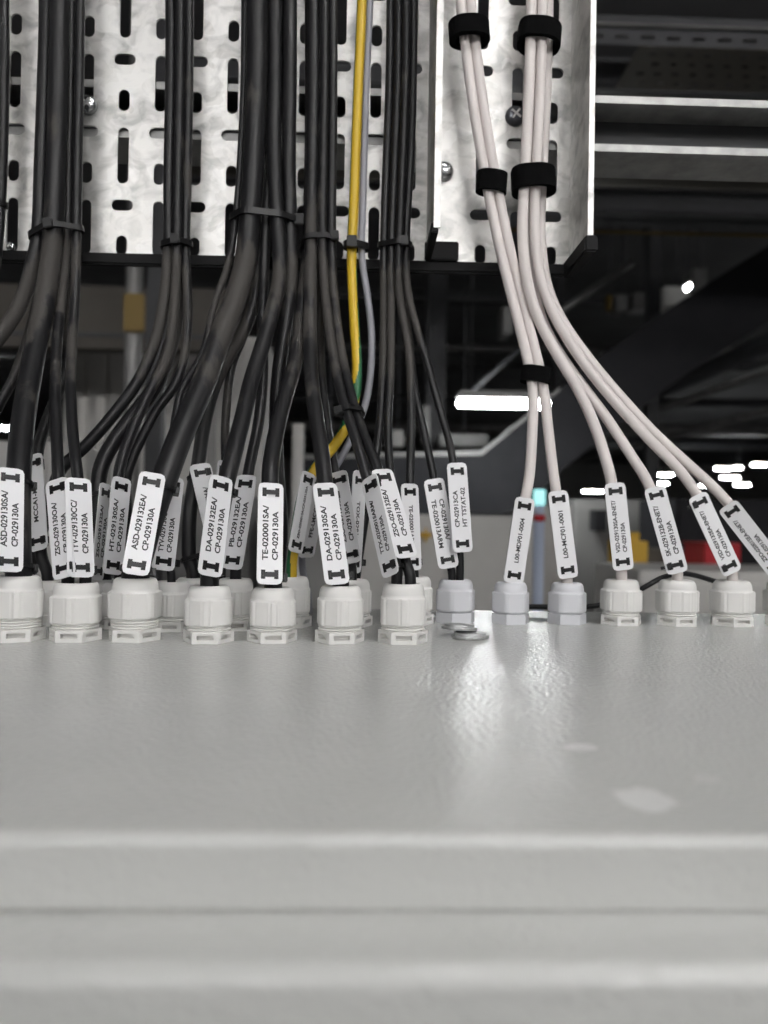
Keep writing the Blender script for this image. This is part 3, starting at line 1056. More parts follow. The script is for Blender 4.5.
# ------------------------------------------------------------------ ties and straps around bundles
def bundle_tie(name, label, keys, px, py, half, thick, cat, material, group, gap=0.0004, tilt=0.0, head=None, Y=0.505, pad=0.0):
    z = at(px, py, Y).z
    O = Vector((0, 0, z))
    circ = []
    tan = Vector((0, 0, 0))
    for k in keys:
        p, tg, r = cable_at_z(k, z)
        tan += tg if tg.z > 0 else -tg
        circ.append((p, r))
    tan.normalize()
    W = tan
    W = (W + Vector((-tilt, 0, 0))).normalized()
    U = (Vector((1, 0, 0)) - W * W.x).normalized()
    V = W.cross(U)
    O = sum((c[0] for c in circ), Vector()) / len(circ)
    pts = []
    for p, r in circ:
        # where this cable pierces the strap's plane
        d = p - O
        q = p - tan * (d.dot(W) / tan.dot(W))
        d = q - O
        pts += circle2(d.dot(U), d.dot(V), r + gap + pad, 24)
    if cat == 'strap':                     # a fabric strap bends in a rounder loop
        m = max(math.hypot(*q) for q in pts)
        mid_ = (sum(q[0] for q in pts) / len(pts), sum(q[1] for q in pts) / len(pts))
        w_ = (max(q[0] for q in pts) - min(q[0] for q in pts)) / 2
        h_ = (max(q[1] for q in pts) - min(q[1] for q in pts)) / 2
        pts += [(mid_[0] + w_ * math.cos(i / 16 * PI) * 1.0, mid_[1] + h_ * 1.0 * math.sin(i / 16 * PI) * 1.0) for i in range(32)]
    lp = hull(pts)
    mb = MB()
    outer = strap_band(mb, lp, thick, O, U, V, W, half)
    o = mb.build(name, M[material])
    tag_as(o, label, cat, group)
    if head is not None:
        q = min(outer, key=lambda p: (p[0] - head[0] * 10) ** 2 * 0 + -p[0] * head[0] - p[1] * head[1])
        c = O + U * q[0] + V * q[1]
        ax = Matrix((U, V, W)).transposed().to_4x4()
        s = half * 1.5
        mb = MB()
        mb.box((-s, -s * 0.9, -s * 1.15), (s, s * 0.5, s * 1.15), Matrix.Translation(c) @ ax)
        mb.build('tie_head', M[material], o, bevel=0.0005)
    return o


CT = dict(cat='cable tie', material='black_plastic', group='black cable ties')
bundle_tie('cable_tie', 'black cable tie round the edge bundle at the left frame edge', ['a1', 'a2'], 2, 200, 0.0017, 0.0011, tilt=-0.15, **CT)
bundle_tie('cable_tie', 'sloping black cable tie round the leftmost full bundle', ['b1', 'b1b', 'b2', 'b3', 'b4', 'b5'], 58, 232, 0.0019, 0.0013, tilt=0.20, head=(0.1, -1), **CT)
bundle_tie('cable_tie', 'black cable tie with square head round the second full bundle', ['c1', 'c2', 'c3', 'c4'], 178, 243, 0.0019, 0.0013, tilt=0.06, head=(0.0, -1), **CT)
bundle_tie('cable_tie', 'shiny black cable tie round the widest bundle', ['d1', 'd2', 'd3', 'd4', 'd5', 'd6', 'd7'], 266, 217, 0.0021, 0.0013, tilt=0.03, head=(1, -0.2), **CT)
bundle_tie('cable_tie', 'black cable tie round the bundle left of the earth cable', ['d8', 'e1', 'e2', 'e3', 'e4'], 320, 238, 0.0018, 0.0013, tilt=0.06, head=(0.7, -1), **CT)
bundle_tie('cable_tie', 'black cable tie round the yellow-green and grey cables', ['f1', 'f2'], 357, 243, 0.0022, 0.0016, tilt=0.0, head=(-0.1, -1), pad=0.0006, **CT)
bundle_tie('cable_tie', 'black cable tie with light grey gleam round the bundle right of the earth cable', ['g1', 'g2', 'g3', 'g4', 'g5'], 396, 243, 0.0018, 0.0013, tilt=0.0, head=(0.8, -1), **CT)
bundle_tie('cable_tie', 'black cable tie low on the pair crossing in front of the earth cable', ['e3', 'e4'], 352, 415, 0.0018, 0.0013, head=(-1, -0.2), Y=0.46, **CT)
VS = dict(cat='strap', material='velcro', group='black hook-and-loop straps')
bundle_tie('cable_strap', 'black fabric strap round the left white bundle near the top frame edge', ['h1', 'h2'], 464, 32, 0.0058, 0.0040, tilt=-0.05, Y=0.5, pad=0.0022, **VS)
bundle_tie('cable_strap', 'black fabric strap round the right white bundle near the top frame edge', ['i1', 'i2', 'i3', 'i4'], 534, 33, 0.0060, 0.0034, tilt=-0.05, Y=0.5, pad=0.0004, **VS)
bundle_tie('cable_strap', 'black fabric strap halfway down the left white bundle, on the tray', ['h1', 'h2'], 489, 183, 0.0064, 0.0028, tilt=-0.25, Y=0.5, **VS)
bundle_tie('cable_strap', 'black fabric strap halfway down the right white bundle, on the tray', ['i1', 'i2', 'i3', 'i4'], 530, 179, 0.0070, 0.0036, tilt=0.1, Y=0.5, pad=0.0004, **VS)
bundle_tie('cable_strap', 'black fabric strap lowest of all, below the tray on the left white bundle', ['h1', 'h2'], 537, 374, 0.0050, 0.0024, tilt=-0.3, Y=0.49, **VS)

# ------------------------------------------------------------------ tags
TW, TL = 0.0134, 0.0560


def tag_outline(w, l, c):
    pts = []
    for sx, sy in ((1, 1), (-1, 1), (-1, -1), (1, -1)):
        corner = [(sx * (w / 2), sy * (l / 2 - c)), (sx * (w / 2 - c * 0.28), sy * (l / 2 - c * 0.28)), (sx * (w / 2 - c), sy * (l / 2))]
        if sx * sy < 0:
            corner = corner[::-1]
        pts += corner
    return pts


SLOT_Y = 0.405
SLX = 0.0034
slits = []
for sy in (1, -1):
    for sx in (1, -1):
        cx, cy = sx * SLX, sy * TL * SLOT_Y
        slits.append([(cx - 0.0008, cy - 0.0021), (cx + 0.0008, cy - 0.0021), (cx + 0.0008, cy + 0.0021), (cx - 0.0008, cy + 0.0021)])
tag_mesh = curve_plate('plate', tag_outline(TW, TL, 0.0028), slits, 0.0006)
tag_mesh.materials.append(M['tag'])


def text_mesh(body, size, spacing):
    cu = bpy.data.curves.new('lettering', 'FONT')
    cu.body = body
    cu.size = size
    cu.space_line = spacing
    cu.align_x = 'LEFT'
    cu.extrude = 0.00003
    cu.offset = 0.0003
    cu.resolution_u = 3
    o = bpy.data.objects.new('lettering', cu)
    me = bpy.data.meshes.new_from_object(o)
    bpy.data.objects.remove(o)
    bpy.data.curves.remove(cu)
    me.name = 'lettering'
    xs = [v.co.x for v in me.vertices]
    ys = [v.co.y for v in me.vertices]
    return me, (min(xs), max(xs), min(ys), max(ys))


def cable_tag(key, lines, label, top, bot, wpx, rise=True, side=1, dY=0.0, span=0.54, tail=None, light=False):
    """top/bot: the photograph's ends of the tag's middle line; wpx: its width there (turns the tag about its length)"""
    def Yof(py, px):
        path, r, _ = cables[key]
        best = min(path, key=lambda p: abs((at(px, py, p.y) - p).z))
        return best.y - r - 0.0009 + dY
    A, B = at(top[0], top[1], Yof(top[1], top[0])), at(bot[0], bot[1], Yof(bot[1], bot[0]))
    L3 = (A - B).length
    mid = (A + B) / 2
    ey = (A - B).normalized()
    view = (CAM - mid).normalized()
    ez = (view - ey * view.dot(ey)).normalized()
    ex = ey.cross(ez)
    sc_l = L3 / TL
    full = TW / mid.y * F
    cosw = max(0.25, min(1.0, wpx / full))
    tw = math.acos(cosw) * side
    rotm = Matrix.Rotation(tw, 3, ey)
    ex, ez = rotm @ ex, rotm @ ez
    # a turned tag swings about the edge nearest its cable, so it stays clear of it
    mid = mid + view * (abs(math.sin(tw)) * TW * 0.42)
    path, r, _ = cables[key]
    push = 0.0
    for p in path:
        d = p - mid
        if abs(d.dot(ey)) < L3 / 2 + 0.002 and abs(d.dot(ex)) < TW / 2 + r:
            push = max(push, d.dot(ez) + r + 0.0008)
    mid = mid + view * (push / max(0.4, view.dot(ez)))
    mw = Matrix.Translation(mid) @ Matrix((ex, ey, ez)).transposed().to_4x4()
    t = thing('cable_tag', label, 'cable tag', (0, 0, 0), 'white cable tags')
    t.matrix_world = mw
    me = tag_mesh
    pl = bpy.data.objects.new('plate', me)
    C.objects.link(pl)
    pl.parent = t
    pl.scale = (1, sc_l, 1)
    # printing
    if lines:
        me, (x0, x1, y0, y1) = text_mesh('\n'.join(lines), 0.01, 1.25)
        want = TL * sc_l * span
        k = min(want / (x1 - x0), (TW * (0.62 if len(lines) > 1 else 0.24)) / (y1 - y0))
        ky = k * 1.0
        me.transform(Matrix.Translation((-(x0 + x1) / 2, -(y0 + y1) / 2, 0)))
        me.transform(Matrix.Diagonal((want / (x1 - x0), ky, 1, 1)))
        me.transform(Matrix.Rotation(PI / 2 if rise else -PI / 2, 4, 'Z'))
        me.transform(Matrix.Translation((0, 0, 0.00036)))
        me.materials.append(M['ink'])
        lt = bpy.data.objects.new('lettering', me)
        C.objects.link(lt)
        lt.parent = t
    # the two ties that hold it: strap across the face, ends in the slits, loop round the cable
    path, r, _ = cables[key]
    for sy in (1, -1):
        mb = MB()
        yc = sy * TL * sc_l * SLOT_Y
        mb.box((-SLX - 0.0011, yc - 0.0024, -0.0006), (-SLX + 0.0011, yc + 0.0024, 0.00042))
        mb.box((SLX - 0.0011, yc - 0.0024, -0.0006), (SLX + 0.0011, yc + 0.0024, 0.00042))
        mb.box((-SLX, yc - 0.00125, 0.00031), (SLX, yc + 0.00125, 0.00075))
        # loop
        Ow = mid + ey * yc
        cp = min(path, key=lambda p: abs((p - Ow).dot(ey)) + 0.02 * (p - Ow).length)
        d = cp - Ow
        cx, cz = d.dot(ex), d.dot(ez)
        if abs(cx) < 0.02 and abs(cz) < 0.03:
            pts = circle2(cx, cz, r + 0.0004, 18) + [(-SLX, -0.0005), (SLX, -0.0005)]
            lp = hull(pts)
            strap_band(mb, lp, 0.0008, Vector((0, yc, 0)), Vector((1, 0, 0)), Vector((0, 0, 1)), Vector((0, 1, 0)), 0.00115)
            q = max(lp, key=lambda p: p[0] * (1 if (tail or 1) > 0 else -1))
            sgn = 1 if q[0] > 0 else -1
            mb.box((q[0] - 0.0006, yc - 0.002, q[1] - 0.002), (q[0] + 0.0022, yc + 0.002, q[1] + 0.002)) if sgn > 0 else mb.box((q[0] - 0.0022, yc - 0.002, q[1] - 0.002), (q[0] + 0.0006, yc + 0.002, q[1] + 0.002))
            if tail and sy == (1 if abs(tail) == 1 else -1):
                mb.box((q[0], yc - 0.0010, q[1] - 0.0005), (q[0] + sgn * 0.006, yc + 0.0010, q[1] + 0.0005))
        me = mb.build('tie', M['black_plastic'])
        me.parent = t
    return t


cable_tag('b2', ['ASD-029130SA/', 'CP-029130A'], 'white tag reading ASD-029130SA cut by the left frame edge', (10.5, 469), (8.5, 571), 25)
cable_tag('b5', ['MCCA1-M1/'], 'narrow turned tag reading MCCA1 half hidden behind ASD-029130SA', (33, 455), (38.5, 550), 17, side=-1, span=0.42)
cable_tag('b3', ['ZSO-029130OA/', 'CP-029130A'], 'white tag reading ZSO-029130OA tucked beside TYV-029130CC', (56.5, 480), (64.5, 577), 20, side=-1, dY=0.003)
cable_tag('b4', ['TYV-029130CC/', 'CP-029130A'], 'white tag reading TYV-029130CC in front of ZSO-029130OA', (78, 478.5), (81, 577), 24.5, dY=-0.0015)
cable_tag('c4', ['ZSO-029132SA/', 'CP-029130A'], 'shaded, nearly side-on tag left of HT-029130SA', (106, 485), (97, 579), 11, side=1)
cable_tag('c2', ['HT-029130SA/', 'CP-029130A'], 'white tag reading HT-029130SA left of ASD-029132EA', (122, 478), (112, 574), 18, side=1, dY=-0.006)
cable_tag('d1', ['ASD-029132EA/', 'CP-029130A'], 'white tag reading ASD-029132EA on the thickest black cable', (153, 473.5), (135, 574), 25.5)
cable_tag('d2', ['TYV-029130CC.24V/', 'CP-029130A'], 'white tag reading TYV-029130CC.24V behind ASD-029132EA', (173, 477), (162.5, 570), 22, span=0.62, dY=0.0)
cable_tag('d3', ['HT-029130MIMA/'], 'white tag leaning right, crossed in front by DA-029132EA', (199.5, 464), (222, 558), 21, span=0.5, dY=-0.002)
cable_tag('d4', ['HT-029132EA/'], 'turned tag of which only the rounded top shows above DA-029132EA', (223, 462), (217, 556), 10)
cable_tag('d5', ['DA-029132EA/', 'CP-029130A'], 'white tag reading DA-029132EA in front of a crossed tag', (221.5, 477), (209.5, 575.5), 23)
cable_tag('d6', ['PB-029132EA/', 'CP-029130A'], 'white tag reading PB-029132EA leaning left', (247, 475.5), (231.5, 569), 20, side=-1, tail=-1)
cable_tag('d8', ['TE-020001SA/', 'CP-029130A'], 'white upright tag reading TE-020001SA', (271, 483.5), (269.5, 584), 25)
cable_tag('f1', ['ZSO-020001SA/CP-029130A'], 'narrow slanting tag on the yellow-green earth cable', (309, 473), (295, 552), 14, side=1, span=0.66)
cable_tag('f2', ['FFE-LMCC1-01'], 'turned tag reading FFE-LMCC on the grey cable', (322, 476), (306, 557), 15, side=1, span=0.5)
cable_tag('e1', ['DA-029130SA/', 'CP-029130A'], 'white tag reading DA-029130SA in front of ZSO-029130SA', (324.5, 483.5), (337.5, 584), 24)
cable_tag('e2', ['ZSO-029130SA/', 'CP-029130A'], 'white tag reading ZSO-029130SA behind DA-029130SA', (337.5, 472), (352, 563), 19, side=-1)
cable_tag('g1', ['TOX-02913/'], 'narrow turned tag reading TOX left of TTX-020001SARM', (360, 472), (354, 572), 13, side=1, rise=False, span=0.4)
cable_tag('e3', ['TTX-020001SARM/', 'CP-029130A'], 'slanting turned tag reading TTX-020001SARM', (369, 477.5), (391, 575), 17, side=-1)
cable_tag('e4', ['ZSO-029132EA/', 'CP-029130A'], 'slanting tag reading ZSO-029132EA above the gland with two cables', (381.5, 470), (407, 557), 20.5)
cable_tag('g3', ['TE-020001ARM/'], 'tag half hidden behind ZSO-029132EA, reading downwards', (409.5, 484), (413, 570), 17, rise=False, span=0.5)
cable_tag('g5', ['CP-029130A/', 'TE-020013ARM'], 'white tag reading TE-020013ARM beside HT TSTAT-02', (433.5, 479), (449, 568), 20.5, rise=False)
cable_tag('g4', ['CP-02913CA', 'HT TSTAT-02'], 'white tag reading HT TSTAT-02, highest of the tags near the metal discs', (456.5, 463), (463, 552), 19.5, span=0.44, dY=-0.003)
cable_tag('h1', ['L00-MDF01-0004'], 'white tag reading L00-MDF01-0004 on a white cable', (525.5, 498), (513, 583), 19.5, span=0.52)
cable_tag('h2', ['L00-MCF01-0001'], 'white tag reading L00-MCF01-0001 on a white cable', (557.5, 491), (568.5, 578), 19.5, span=0.54)
cable_tag('i1', ['VSD-029130SA-ENET/', 'CP-029130A'], 'white tag reading VSD-029130SA-ENET on a white cable', (614.5, 483), (623.5, 570), 20, span=0.6)
cable_tag('i2', ['SK-029132B-ENET/', 'CP-029130A'], 'white tag reading SK-029132B-ENET on a white cable', (654, 487), (678, 573), 20.5, span=0.58, tail=-2)
cable_tag('i3', ['VSD-029132EA-ENET/', 'CP-029130A'], 'white tag reading VSD-029132EA-ENET overlapped by the tag at the frame edge', (697, 495), (733, 573), 19, span=0.62, tail=-1)
cable_tag('i4', ['ZSO-02001SEA-ENET/', 'CP-029130A'], 'steeply slanting white tag reading ZSO-02001SEA-ENET cut by the right frame edge', (727, 505), (780, 573), 21.5, span=0.6)

# ------------------------------------------------------------------ loose metal discs on the roof
def disc(px, py, rpx, z, label, tilt=(0, 0)):
    c = atz(px, py, z)
    r = rpx * c.y / F
    mb = MB()
    n = 48
    def rg(k, zz):
        return [Vector((k * r * math.cos(2 * PI * i / n) * (1 - 0.05 * (i % 8 < 2)), k * r * math.sin(2 * PI * i / n) * (1 - 0.05 * (i % 8 < 2)), zz)) for i in range(n)]
    def rc(k, zz):
        return [Vector((k * r * math.cos(2 * PI * i / n), k * r * math.sin(2 * PI * i / n), zz)) for i in range(n)]
    mb.rings([rc(0.78, 0), rg(0.98, 0.0002), rg(1.0, 0.0012), rg(0.98, 0.0018), rc(0.84, 0.0020), rc(0.82, 0.0030), rc(0.6, 0.0032)], True, True, smooth=False)
    o = mb.build('metal_disc', M['dull_zinc'])
    o.location = (c.x, c.y, z)
    o.rotation_euler = (tilt[0], tilt[1], 0.3)
    return tag_as(o, label, 'metal disc', 'loose metal discs')


disc(470, 637.5, 19, PLATE + 0.0001, 'notched zinc metal disc lying flat in front of the row, lower of the two')
disc(459, 629.5, 18, PLATE + 0.0040, 'zinc metal disc lying on top of the other, nearest the gland with two black cables', (R(-2), R(3)))

# ------------------------------------------------------------------ the hall
M['floor'] = mat('sealed_concrete', srgb(120, 120, 118), 0.4, mottled=(0.8, srgb(105, 105, 103), 0.3, 0.7))
M['ceiling'] = mat('dark_roof_deck', (0.07, 0.07, 0.073, 1), 0.9, mottled=(0.6, (0.12, 0.12, 0.125, 1), 0.4, 0.7))
M['wall'] = mat('grey_wall_panel', srgb(150, 149, 147), 0.7, mottled=(0.4, srgb(132, 131, 130), 0.4, 0.7))
M['wall_beige'] = mat('dim_beige_panel', srgb(84, 80, 74), 0.75, mottled=(1.5, srgb(74, 70, 65), 0.4, 0.7))
M['brown_steel'] = mat('primed_brown_steel', (0.085, 0.075, 0.058, 1), 0.6, mottled=(3, (0.06, 0.054, 0.044, 1), 0.4, 0.7))
M['mid_steel'] = mat('weathered_grey_steel', srgb(128, 127, 126), 0.45, metal=0.4, mottled=(4, srgb(105, 105, 105), 0.4, 0.7))
M['pale'] = mat('pale_grey_enamel', srgb(200, 198, 194), 0.5, mottled=(2, srgb(186, 184, 181), 0.4, 0.7))
M['duct'] = mat('black_painted_duct', (0.028, 0.028, 0.031, 1), 0.65, spec=0.12, mottled=(4, (0.023, 0.023, 0.026, 1), 0.4, 0.7))
M['yellow_paint'] = mat('yellow_paint', (0.62, 0.38, 0.03, 1), 0.5)
M['amber'] = mat('amber_plate', (0.16, 0.10, 0.012, 1), 0.5)
M['red_paint'] = mat('red_paint', (0.45, 0.012, 0.02, 1), 0.45)
M['blue_tint'] = mat('pale_blue_panel', srgb(185, 195, 215), 0.4)
LAMP = 110.0
M['lamp'] = mat('lit_diffuser', (0.9, 0.9, 0.9, 1), 0.5, emit=((1.0, 0.985, 0.98, 1), LAMP))
M['lamp_soft'] = mat('dimmer_lit_diffuser', (0.9, 0.9, 0.9, 1), 0.5, emit=((0.97, 1.0, 1.0, 1), 105.0))
M['lamp_teal'] = mat('teal_indicator', (0.5, 0.9, 0.9, 1), 0.4, emit=((0.45, 1.0, 1.0, 1), 1.3))

HX0, HX1, HY0, HY1, HZ = -14.0, 22.0, -9.0, 46.0, 5.6


def slab(name, lo, hi, m, label):
    mb = MB()
    mb.box(lo, hi)
    return structure(mb.build(name, m), label)


slab('floor', (HX0, HY0, -0.1), (HX1, HY1, 0), M['floor'], 'sealed grey concrete floor of the hall')
slab('ceiling', (HX0, HY0, HZ), (HX1, HY1, HZ + 0.1), M['ceiling'], 'dark roof deck of the hall')
slab('wall_back', (HX0, HY1, 0), (HX1, HY1 + 0.1, HZ), M['wall'], 'grey far wall of the hall')
slab('wall_front', (HX0, HY0 - 0.1, 0), (HX1, HY0, HZ), M['wall'], 'grey wall of the hall behind the viewer')
slab('wall_left', (HX0 - 0.1, HY0, 0), (HX0, HY1, HZ), M['wall'], 'grey left side wall of the hall')
slab('wall_right', (HX1, HY0, 0), (HX1 + 0.1, HY1, HZ), M['wall'], 'grey right side wall of the hall')


def lamp(x, y, z, w, d, label, group='hall ceiling lights', along='x', glow='lamp_soft'):
    """suspended batten light: housing, diffuser and two rods up to the deck"""
    if along == 'y':
        sx, sy = d, w
    else:
        sx, sy = w, d
    t = thing('ceiling_light', label, 'ceiling light', (x, y, z), group)
    mb = MB()
    mb.box((x - sx / 2, y - sy / 2, z), (x + sx / 2, y + sy / 2, z + 0.05))
    mb.build('housing', M['mid_steel'], t, bevel=0.008)
    mb = MB()
    mb.box((x - sx / 2 + 0.006, y - sy / 2 + 0.006, z - 0.045), (x + sx / 2 - 0.006, y + sy / 2 - 0.006, z - 0.0005))
    mb.build('diffuser', M[glow], t, bevel=0.012)
    for s in (-1, 1):
        ox, oy = (s * sx * 0.35, 0) if along == 'x' else (0, s * sy * 0.35)
        mb = MB()
        mb.tube([Vector((x + ox, y + oy, z + 0.05)), Vector((x + ox, y + oy, HZ))], 0.006, 6)
        mb.build('hanger_rod', M['dark_steel'], t)
    return t


def lamp_at(px, py, wpx, z, label):
    d = ray(px, py)
    p = CAM + d * ((z - CAM.z) / d.z)
    return lamp(p.x, p.y, z, wpx * 0.8 * p.y / F, 0.14, label)


# lights in view
lamp_at(503, 400, 116, 2.87, 'long lit batten light hanging behind the lowest fabric strap')
lamp_at(593, 491, 25, 3.3, 'small far light left of the VSD-029130SA-ENET tag')
lamp_at(660, 474, 32, 3.6, 'far light behind the white cables, above the SK-029132B-ENET tag')
lamp_at(658, 483, 24, 3.4, 'dimmer far light just below the one behind the white cables')
lamp_at(723, 468, 20, 3.7, 'far light top left in the cluster of lights at the right')
lamp_at(738, 467, 9, 3.7, 'smallest far light in the cluster at the right')
lamp_at(730, 477, 23, 3.55, 'far light in the middle of the cluster at the right')
lamp_at(742, 484, 19, 3.4, 'lowest far light in the cluster at the right')
lamp_at(763, 464, 28, 3.75, 'far light cut by the right frame edge')
lamp_at(705, 485, 12, 3.35, 'small far light just above the VSD-029132EA-ENET tag')
lamp_at(3, 427, 22, 3.7, 'lit ceiling light at the left frame edge behind the cables')
lamp_at(688, 285, 4, 4.4, 'single small round glow among the dark steelwork')
# unseen lights over and behind the viewer, overhead and front-left ones added for brightness
for x, y, z, w, dd in ((0.55, -0.35, 3.5, 1.5, 0.045), (0.9, -1.9, 3.4, 1.2, 0.06), (-0.9, -2.3, 3.2, 1.2, 0.055), (-2.6, -3.8, 3.5, 1.2, 0.05), (1.0, -3.8, 3.5, 1.5, 0.08), (3.8, -3.8, 3.5, 1.5, 0.06), (-2.2, -6.6, 3.5, 1.2, 0.06), (1.2, -6.6, 3.5, 1.5, 0.07), (3.8, -6.6, 3.5, 1.5, 0.07), (3.2, 0.3, 3.5, 1.2, 0.06), (-3.4, 0.3, 3.5, 1.2, 0.05), (-9.5, 6.0, 3.9, 1.2, 0.12), (6.5, 7.0, 3.9, 1.2, 0.12), (-12, 14, 3.9, 1.2, 0.14), (12, 14, 3.9, 1.2, 0.14)):
    lamp(x, y, z, w, dd, 'unseen batten light hung from the deck, outside the picture', 'lights outside the picture', glow='lamp')


def bg(name, label, cat, px0, py0, px1, py1, Y, depth, m, group=None, to_floor=False, z_to=None, bevel=0.004, parent=None):
    a = at(px0, (py0 + py1) / 2, Y)
    b = at(px1, (py0 + py1) / 2, Y)
    zt = at((px0 + px1) / 2, py0, Y).z
    zb = 0.0 if to_floor else at((px0 + px1) / 2, py1, Y).z
    if z_to is not None:
        zt = z_to
    mb = MB()
    mb.box((a.x, Y, zb), (b.x, Y + depth, zt))
    o = mb.build(name, M[m], parent, bevel=bevel)
    if cat:
        tag_as(o, label, cat, group)
    return o


def pipe(name, label, cat, p, q, r, m, group=None, parent=None):
    mb = MB()
    mb.tube([p, p.lerp(q, 0.5), q], r, 14)
    o = mb.build(name, M[m], parent)
    if cat:
        tag_as(o, label, cat, group)
    return o


# -- large black duct: level run at left, then rising to the right
duct = thing('rising_duct_hanging', 'large black duct sloping up to the right behind the white cables', 'duct', at(540, 470, 6.0))
Yd = 6.0
poly = [(300, 457), (482, 453), (530, 414), (590, 364), (640, 327), (720, 276), (860, 188), (860, 262), (768, 322), (690, 372), (640, 408), (600, 440), (562, 470), (528, 503), (505, 514), (300, 514)]
mb = MB()
mb.prism([at(x, y, Yd) for x, y in poly], (0, 0.8, 0))
mb.build('duct_body', M['duct'], duct)
mb = MB()
edge = [(300, 457), (482, 453), (530, 414), (560, 389)]
for (x0, y0_), (x1, y1_) in zip(edge[:-1], edge[1:]):
    mb.prism([at(x0, y0_ - 2.2, Yd - 0.012), at(x1, y1_ - 2.2, Yd - 0.012), at(x1, y1_ + 2.0, Yd - 0.012), at(x0, y0_ + 2.0, Yd - 0.012)], (0, 0.09, 0))
o = mb.build('top_edge', M['mid_steel'], duct)
o['label'] = 'bare metal top edge'
for px_, py_ in ((330, 458), (840, 202)):
    p = at(px_, py_, Yd + 0.15)
    mb = MB()
    mb.tube([p, Vector((p.x, p.y, HZ))], 0.008, 8)
    mb.build('hanger_rod', M['dark_steel'], duct)

# -- perforated tray overhead, upper right
ot = thing('overhead_tray_hanging', 'dark perforated cable tray overhead at the upper right, seen from below', 'cable tray', at(720, 40, 2.2))
Yo = 2.2
p0, p1 = at(592, 44, Yo), at(900, 47, Yo)
zb = p0.z
x_a, x_b = at(560, 44, Yo).x, at(900, 44, Yo).x
x_h = at(640, 44, Yo).x
hs = []
for i in range(18):
    for j in range(4):
        hs.append([(x_h + 0.05 + i * 0.055 + dx + (0.027 if j % 2 else 0), 0.035 + j * 0.05 + dy) for dx, dy in ((-0.011, -0.007), (0.011, -0.007), (0.011, 0.007), (-0.011, 0.007))])
me = curve_plate('perforated_floor', [(x_h, 0), (x_b, 0), (x_b, 0.22), (x_h, 0.22)], hs, 0.003)
me.transform(Matrix.Translation((0, Yo, zb)))
me.materials.append(M['brown_steel'])
put('perforated_floor', me, ot)
hs = [[(x_a + 0.03 + i * 0.075 + dx, 0.022 + dz) for dx, dz in ((-0.02, -0.005), (0.02, -0.005), (0.02, 0.005), (-0.02, 0.005))] for i in range(14)]
me = curve_plate('side_rail', [(x_a, 0), (x_b, 0), (x_b, 0.085), (x_a, 0.085)], hs, 0.004)
me.transform(Matrix.Rotation(PI / 2, 4, 'X'))
me.transform(Matrix.Translation((0, Yo, zb)))
me.materials.append(M['dark_steel'])
put('side_rail', me, ot)
mb = MB()
mb.box((x_a, Yo - 0.02, zb + 0.046), (x_b, Yo + 0.002, zb + 0.052))
mb.build('rail_lip', M['mid_steel'], ot)
mb = MB()
mb.box((x_a, Yo + 0.22, zb), (x_b, Yo + 0.224, zb + 0.085))
mb.build('side_rail', M['dark_steel'], ot)
for x in (x_a + 0.06, x_b - 0.1):
    mb = MB()
    mb.tube([Vector((x, Yo + 0.1, zb + 0.08)), Vector((x, Yo + 0.1, HZ))], 0.007, 8)
    mb.build('hanger_rod', M['dark_steel'], ot)

# -- steel beams of the hall (structure)
def beam(name, label, py0, py1, Y, depth, m, px0=-600, px1=1500, xpx=680):
    zt, zb_ = at(xpx, py0, Y).z, at(xpx, py1, Y).z
    a, b = at(px0, 300, Y).x, at(px1, 300, Y).x
    a, b = max(a, HX0), min(b, HX1)
    mb = MB()
    mb.box((a, Y, zt - (zt - zb_) * 0.16), (b, Y + depth, zt))
    mb.box((a, Y + depth * 0.42, zb_), (b, Y + depth * 0.58, zt))
    mb.box((a, Y, zb_), (b, Y + depth, zb_ + (zt - zb_) * 0.16))
    return structure(mb.build(name, M[m]), label)


beam('steel_beam', 'brown primed steel beam crossing just below the strut channel', 154, 176, 3.6, 0.14, 'brown_steel', px0=150)
beam('steel_beam', 'dark steel beam below the brown beam', 186, 214, 4.4, 0.2, 'dark_steel', px0=150)
beam('steel_beam', 'dark steel beam level with the top of the far white equipment', 296, 306, 9.0, 0.2, 'dark_steel', px0=-300)
beam('steel_beam', 'far dark steel beam above the long batten light', 362, 370, 12.0, 0.2, 'dark_steel', px0=-300)
beam('steel_beam', 'dark upper steel beam behind the overhead tray', 60, 92, 3.2, 0.15, 'dark_steel', px0=150)
pipe('yellow_pipe_rail', 'thin yellow pipe below the dark steel beams', 'pipe', at(480, 229, 5.0), at(1100, 243, 5.0), 0.011, 'amber')
for i, (px, Y, w) in enumerate(((655, 7, 12), (437, 7.5, 20), (560, 10, 9))):
    a, b = at(px - w / 2, 300, Y).x, at(px + w / 2, 300, Y).x
    mb = MB()
    mb.box((a, Y, 0), (b, Y + (b - a), HZ))
    structure(mb.build('column_steel', M['dark_steel'], bevel=0.005), ['dark steel column behind the rising duct', 'dark steel column behind the gap right of the black cables', 'slim dark steel column behind the white cables'][i])
# pipes and ducts under the deck, running into the depth and across
def run_pipe(label, px, py, Y0, Y1, r, m, X=None):
    p = at(px, py, Y0)
    pipe('overhead_pipe_hanging', label, 'pipe', p, Vector((p.x, Y1, p.z)), r, m, 'overhead pipes running into the hall')


